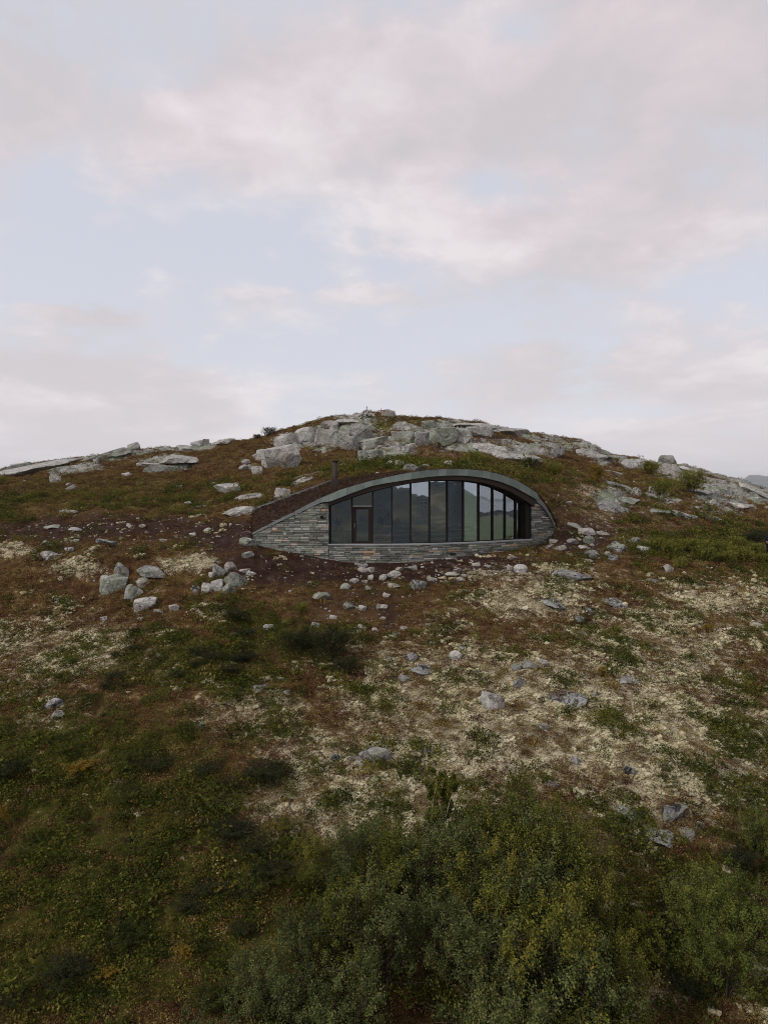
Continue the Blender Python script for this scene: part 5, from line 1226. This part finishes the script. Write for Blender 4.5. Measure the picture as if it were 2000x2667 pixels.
def make_plant(seed, H, R, nleaf, lsize, nstem, leafm, barkm, shape='dome', base_clear=.18, trunk_r=.03):
    """(crown mesh, trunk mesh): several stems, side twigs, leaves in clumps along the twigs"""
    rng = np.random.default_rng(seed); tb = MB(); twigs = []
    for s_ in range(nstem):
        a = 2*math.pi*(s_+rng.uniform(-.3, .3))/max(nstem, 1); lean = R*(.55 if nstem > 1 else .12)*rng.uniform(.5, 1.1)
        base = np.array([math.cos(a)*R*.08, math.sin(a)*R*.08, -.12]); top = np.array([math.cos(a)*lean, math.sin(a)*lean, H*rng.uniform(.80, 1.0)])
        st = stem_curve(rng, base, top, .10*H); tb.tube(st, [trunk_r*(1-.8*i/5) for i in range(6)], 6)
        for b_ in range(13):
            t_ = rng.uniform(base_clear, .98); k = min(4, int(t_*5)); p = st[k]+(st[k+1]-st[k])*(t_*5-k)
            aa = rng.uniform(0, 6.28); ln = R*(.85*(1-t_)**.6+.22)*rng.uniform(.6, 1.1) if shape == 'dome' else R*(.9*(1-t_)**.8+.25)*rng.uniform(.5, 1)
            e = p+np.array([math.cos(aa)*ln, math.sin(aa)*ln, ln*rng.uniform(.3, 1.25)]); e[2] = min(e[2], H*1.04)
            tb.tube([p, (p+e)/2+rng.normal(size=3)*.04*ln, e], [trunk_r*.35, trunk_r*.22, .004], 4); twigs.append((p, e))
    n = len(twigs); cl = []
    for p, e in twigs:
        for q in range(3): cl.append(p+(e-p)*rng.uniform(.3, 1.08))
    cl = np.array(cl); ci_ = rng.integers(0, len(cl), nleaf); sp = np.array([.055, .055, .09])*R*rng.uniform(.5, 1.2, len(cl))[ci_][:, None]
    L_ = cl[ci_]+rng.normal(size=(nleaf, 3))*sp; kp = L_[:, 2] > base_clear*H*.5; L_ = L_[kp]; ci_k = ci_[kp]
    c = np.array([0, 0, H*.45]); nn = (L_-c)/np.array([R, R, H*.6])*.7+rng.normal(size=L_.shape)*.7+(rng.normal(size=(len(cl), 3))*.7)[ci_k]+np.array([0, 0, .45])
    V, Q = leaf_cards(L_, nn, lsize, rng, .68)
    cm = mesh_quads('crown', V, Q); cm.materials.append(leafm); tm = mesh_np('trunk', tb.v, tb.f, True); tm.materials.append(barkm); return cm, tm

def plant(name, meshes, loc, s_, rz, label, cat, group=None, sz=1.0):
    R = empty(name, loc, rz); tag(R, label, cat, group); R.scale = (s_, s_, s_*sz)
    c = link('crown', meshes[0], None, R); 
    if meshes[1] is not None: link('trunk', meshes[1], None, R)
    return R

BIRCH = [make_plant(300+i, 2.4, 1.15, 12500, .046, 7, M_BIRCH if i % 2 == 0 else M_BIRCHG, M_TWIG) for i in range(4)]
GREYB = [make_plant(320+i, 2.2, 1.0, 11000, .045, 7, M_BIRCHG, M_TWIG) for i in range(2)]
RBIRCH = [make_plant(330+i, 2.0, 1.2, 12500, .048, 7, M_BRIGHT, M_TWIG) for i in range(2)]
SLIM = make_plant(343, 3.0, .60, 24000, .046, 4, M_BIRCH, M_BARK, 'slim', .40, .020)
WILL = [make_plant(350+i, 1.0, .75, 5200, .05, 8, M_WILLOW, M_TWIG, 'dome', .05, .016) for i in range(2)]
JUNI = [make_plant(360+i, .9, .8, 5200, .045, 9, M_JUNIPER, M_TWIG, 'dome', .05, .014) for i in range(2)]
GOLD = make_plant(370, .8, .5, 2600, .05, 7, M_YELLOW, M_TWIG, 'dome', .05, .012)

def gz(px, Y): X = (px-1000)/F*Y; return Vector((X, Y, height(X, Y)-.05))

ORD = ['first', 'second', 'third', 'fourth', 'fifth', 'sixth', 'seventh', 'eighth', 'ninth', 'tenth', 'eleventh']
def thicket():
    r = random.Random(21)
    # px, distance, size, kind
    L = [(845,15.9,.62,0),(930,15.5,.80,0),(1030,15.6,.88,0),(1120,15.2,.95,0),(1215,15.7,.95,0),(1300,15.9,1.0,0),(1390,15.8,1.0,0),(1465,15.2,.95,0),(1525,14.6,.80,0),
         (800,14.0,.72,1),(890,13.9,.85,0),(985,13.6,.90,0),(1180,13.7,.80,0),(1290,14.2,1.0,0),(1385,14.0,1.05,0),(1490,13.6,.95,0),(1560,13.0,.80,0),
         (690,12.9,.72,1),(790,12.4,.80,1),(900,12.2,.85,0),(1290,12.6,.98,0),(1400,12.4,1.05,0),(1510,12.0,.95,0),(1600,11.9,.70,0),
         (450,11.7,.60,1),(560,11.8,.78,1),(670,11.4,.85,1),(790,11.0,.82,1),(890,10.9,.75,0),(1280,10.9,.8,0),(1370,11.1,1.0,0),(1490,10.8,.95,0),(1600,10.8,.72,0),(390,10.9,.6,1),(1040,10.6,.55,0),(1160,10.4,.55,0)]
    for i, (px, Y, s_, k) in enumerate(L):
        p = gz(px+r.uniform(-12, 12), Y)
        row = [q for q in L if q[3] == k and (k or (q[1] > 14.5) == (Y > 14.5) and (q[1] > 12.8) == (Y > 12.8) and (q[1] > 11.5) == (Y > 11.5))]
        nth = ORD[sorted(row).index((px, Y, s_, k))]
        lab = 'greyish green mountain birch, %s from the left in the loose group left of the thicket' % nth if k else 'olive green mountain birch, %s from the left in the thicket\'s %s row' % (nth, 'rearmost' if Y > 14.5 else 'second' if Y > 12.8 else 'third' if Y > 11.5 else 'lowest')
        plant('birch_tree', GREYB[i % 2] if k else BIRCH[(i*3+i//4) % 4], p, s_*r.uniform(.93, 1.05), r.uniform(0, 6.28), lab, 'birch', 'grey birches left of the thicket' if k else 'mountain birches of the thicket', r.uniform(.88, 1.02))
    plant('birch_tree', SLIM, gz(1162, 17.0), .86, .8, 'slender tall birch with bare white stems standing above the thicket', 'birch')
    plant('birch_tree', RBIRCH[1], gz(1835, 14.9), .76, 1.0, 'broad rounded birch bush at the right edge, left of its neighbour', 'birch')
    plant('birch_tree', RBIRCH[0], gz(1935, 14.6), .84, 2.2, 'broad rounded birch bush cut by the right edge of the photo', 'birch')
    plant('birch_tree', RBIRCH[1], gz(1880, 13.6), .74, 4.0, 'rounded green birch bush in front of the pair at the right edge', 'birch')
    plant('willow_bush', WILL[1], gz(1668, 14.3), .80, 0, 'small bright green dome bush between the thicket and the right birches', 'bush')
    plant('birch_tree', RBIRCH[0], gz(1985, 17.6), .55, .7, 'small birch bush at the right edge above the rounded pair', 'birch')
    plant('dwarf_birch_bush', JUNI[0], gz(1920, 17.0), .62, 0, 'dark green dwarf birch mound right of the speckled boulder', 'bush')
    plant('willow_bush', WILL[0], gz(1600, 9.9), .7, 0, 'bright green bush at the lower edge right of the thicket', 'bush')
    plant('willow_bush', WILL[1], gz(1760, 9.9), .75, 2, 'bright green bush at the lower edge near the right corner', 'bush')
    # higher up the slope: px, foot row, width px, height factor
    B = [(860,1720,130,1.0,'J','largest dark dwarf birch bush in the middle of the slope'),(900,1755,80,.8,'J','small green dwarf birch bush at the lower right of the largest one'),
         (780,1700,110,.8,'J','dwarf birch bush left of the largest one, half brown'),(615,1625,70,.8,'J','dark dwarf birch bush alone on the brown heath below the hut\'s left part'),
         (787,1600,44,.9,'W','small green bush on heath below the glazed door'),(1770,1482,46,1.0,'W','little bush touching the pyramid shaped stone'),
         (1567,1765,42,.9,'G','golden yellow bush on the slope right of centre'),(1605,1650,36,.9,'W','tiny green bush on the right slope under the willows'),(1842,1650,40,.8,'G','yellowish little bush on the far right slope'),
         (1443,1240,58,.9,'W','bright yellow green willow bush on the slope right behind the hut'),(1385,1222,60,.8,'J','dull green bush left of the bright one behind the hut'),
         (1242,1222,66,1.1,'W','willow bush growing just behind the top of the roof arch'),(1555,1258,64,1.0,'G','ochre green bush on the right slope left of the streaked slab'),
         (1605,1213,28,1.0,'G','small ochre bush near the skyline block on the right'),(1690,1238,70,.7,'W','low willow bush below the perched boulder, left one'),(1722,1290,68,.8,'W','low willow bush below the perched boulder, lower one'),
         (1797,1286,92,.9,'W','largest willow bush on the right slope'),(702,1138,40,1.0,'J','dark shrub on the skyline left of the crag'),(672,1146,26,.9,'J','little shrub on the skyline furthest left'),(3,1268,36,1.1,'W','willow bush cut by the left edge of the photo'),
         (2,2158,60,1.3,'G','orange yellow bush cut by the left edge of the photo')]
    for i, (px, py, w, hf, k, lb) in enumerate(B):
        g = at_pixel(px, py); s_ = w*g.y/F/1.55
        plant({'J': 'dwarf_birch_bush', 'W': 'willow_bush', 'G': 'golden_bush'}[k], JUNI[i % 2] if k == 'J' else WILL[i % 2] if k == 'W' else GOLD, g, s_*(1.25 if k == 'G' else 1), r.uniform(0, 6), lb, 'bush', None, hf)
    for i, (px, py, w) in enumerate([(1712,1432,50),(1750,1440,62),(1795,1446,66),(1840,1440,60),(1842,1462,60),(1885,1450,70),(1890,1470,56),(1930,1462,66),(1965,1452,60),(1990,1470,50),(1960,1420,60),(1995,1415,60),(1915,1432,54)]):
        g = at_pixel(px, py); s_ = w*g.y/F/1.4
        plant('willow_bush', JUNI[0] if i in (10, 11) else WILL[i % 2], g, s_, r.uniform(0, 6), 'darker low bush behind the willow patch at the right edge' if i in (10, 11) else 'green willow bush in the long low patch on the right terrace', 'bush', 'dark bushes behind the willow patch' if i in (10, 11) else 'willows of the right hand patch', .8)
thicket()

def scrub():
    r = random.Random(77)
    spots = [(r.uniform(270, 720), r.uniform(1640, 1800), r.uniform(50, 85), 0) for _ in range(16)]+[(r.uniform(10, 700), r.uniform(1960, 2640), r.uniform(80, 150), 1) for _ in range(34)]+[(r.uniform(1560, 1990), r.uniform(2430, 2660), r.uniform(70, 120), 2) for _ in range(9)]+[(r.uniform(520, 800), r.uniform(2150, 2330), r.uniform(60, 110), 1) for _ in range(8)]
    band = lambda q: int((q[1]-(1640, 1960, 2430)[q[3]])/((80, 115, 120)[q[3]])) if q[0] < 520 or q[3] != 1 or q[1] > 2330 else 9
    for i, q0 in enumerate(spots):
        px, py, w, k = q0; row = sorted(q for q in spots if q[3] == k and band(q) == band(q0)); n_ = row.index(q0)
        nth = (ORD+['twelfth', 'thirteenth', 'fourteenth', 'fifteenth', 'sixteenth', 'seventeenth'])[n_]; bn = 'the strip beside the thicket' if band(q0) == 9 else ('the topmost band', 'the second band', 'the third band', 'the fourth band', 'the fifth band', 'the lowest band')[min(5, band(q0))]
        g = at_pixel(px, py); s_ = w*g.y/F/1.6; u = r.random()
        ms = JUNI[i % 2] if (k == 0 or u < .45) else SCR[i % 2] if u < .93 else GOLD
        plant('dwarf_birch_bush' if ms is not GOLD else 'golden_bush', ms, g-Vector((0, 0, .04)), s_, r.uniform(0, 6),
              ('dark dwarf birch, %s from the left in %s of the scrub patch' % (nth, bn), 'low scrub bush, %s from the left in %s at lower left' % (nth, bn), 'low scrub bush, %s from the left in %s of the lower right corner' % (nth, bn))[k], 'bush',
              ('dwarf birches of the middle patch', 'scrub bushes at lower left', 'scrub bushes at lower right')[k], r.uniform(.38, .6))
SCR = [make_plant(380+i, .9, .8, 4600, .042, 9, M_SCRUB, M_TWIG, 'dome', .05, .012) for i in range(2)]
scrub()

# ------------------------------------------------------------------ the walker at the right edge
def skin_mesh(name, verts, edges, radii, m, parent, lvl=2):
    me = bpy.data.meshes.new(name); me.from_pydata([Vector(v) for v in verts], edges, []); o = link(name, me, m, parent)
    o.modifiers.new('skin', 'SKIN'); 
    for v, r_ in zip(me.skin_vertices[0].data, radii): v.radius = r_ if isinstance(r_, tuple) else (r_, r_); v.use_root = False
    me.skin_vertices[0].data[0].use_root = True
    sb = o.modifiers.new('smooth', 'SUBSURF'); sb.levels = sb.render_levels = lvl; return o

def build_person():
    g = at_pixel(1995, 1452); Y = g.y; g = Vector(((2003-1000)/F*Y, Y, height((2003-1000)/F*Y, Y)))
    Pn = empty('person', g, math.radians(-20)); tag(Pn, 'person in dark jacket and trousers at the right edge, holding a small pale object', 'person')
    sk = plain('skin', (.42, .27, .20), .6, 0, .05); jk = plain('navy_jacket', (.014, .016, .026), .8, 0, .3, 9); tr = plain('black_trousers', (.012, .011, .013), .85, 0, .3, 9); hr = plain('brown_hair', (.03, .02, .013), .7)
    # body: pelvis, spine, neck, head; legs; arms bent at the elbow; fingers curled
    v = [(0,0,.95),(0,0,1.15),(0,-.01,1.36),(0,0,1.50),(0,-.03,1.58),(0,-.04,1.70)]; e = [(0,1),(1,2),(2,3),(3,4),(4,5)]; r = [(.15,.11),(.14,.10),(.16,.10),(.055,.055),(.075,.085),(.07,.08)]
    for s_ in (-1, 1):
        b = len(v); v += [(.10*s_,0,.88),(.11*s_,-.01,.48),(.12*s_,.02,.08),(.13*s_,-.14,.04)]; e += [(0,b),(b,b+1),(b+1,b+2),(b+2,b+3)]; r += [.085,.055,.04,.035]
        b = len(v); v += [(.19*s_,0,1.42),(.27*s_,.02,1.16),(.20*s_,-.22,1.06),(.17*s_,-.29,1.06)]; e += [(2,b),(b,b+1),(b+1,b+2),(b+2,b+3)]; r += [.055,.042,.03,.028]
        for f in range(4):
            c = len(v); v += [(.17*s_+(f-1.5)*.02,-.36,1.075),(.17*s_+(f-1.5)*.019,-.395+.004*abs(f-1.5),1.045)]; e += [(b+3,c),(c,c+1)]; r += [.010,.008]
        c = len(v); v += [(.13*s_,-.33,1.07),(.125*s_,-.36,1.055)]; e += [(b+3,c),(c,c+1)]; r += [.011,.009]
    skin_mesh('body', v, e, r, sk, Pn)
    jv = [(0,0,.90),(0,0,1.15),(0,-.01,1.38),(0,0,1.49)]; je = [(0,1),(1,2),(2,3)]; jr = [(.19,.14),(.18,.135),(.20,.135),(.075,.075)]
    for s_ in (-1, 1): b = len(jv); jv += [(.20*s_,0,1.42),(.28*s_,.02,1.15),(.21*s_,-.20,1.06)]; je += [(2,b),(b,b+1),(b+1,b+2)]; jr += [.085,.068,.05]
    skin_mesh('jacket', jv, je, jr, jk, Pn)
    tv = [(0,0,.94)]; te = []; tr_ = [(.165,.125)]
    for s_ in (-1, 1): b = len(tv); tv += [(.105*s_,0,.86),(.11*s_,-.01,.48),(.12*s_,.02,.10)]; te += [(0,b),(b,b+1),(b+1,b+2)]; tr_ += [.11,.08,.065]
    skin_mesh('trousers', tv, te, tr_, tr, Pn)
    h = skin_mesh('hair', [(0,.02,1.62),(0,.0,1.74),(0,-.06,1.79)], [(0,1),(1,2)], [.075,.085,.06], hr, Pn)
    for s_ in (-1, 1):
        MB().tube([(.028*s_, -.113, 1.665), (.028*s_, -.122, 1.665)], .008, 8).build('eye', M_SOOT, Pn)
        MB().box((.13*s_, -.08, .035), (.10, .28, .09)).build('shoe', M_SOOT, Pn, bevel=.02)
    MB().tube([(0, -.112, 1.665), (0, -.135, 1.635), (0, -.115, 1.63)], [.008, .014, .010], 8).build('nose', sk, Pn); MB().box((0, -.115, 1.60), (.045, .012, .010)).build('mouth', M_CRIM, Pn, bevel=.003)
    ow = Pn.matrix_basis @ Vector((-.02, -.38, 1.075)); D = empty('remote_control', ow, math.radians(-20)); D['org'] = (0, 0, 0)
    tag(D, 'small pale remote control held by the person at the right edge', 'remote control'); MB().box((0, 0, 0), (.28, .10, .04)).build('housing', M_WHITE, D, bevel=.012)
    for s_ in (-1, 1): MB().tube([(s_*.08, .0, .02), (s_*.08, 0, .045)], .008, 8).build('stick', M_SOOT, D)
build_person()
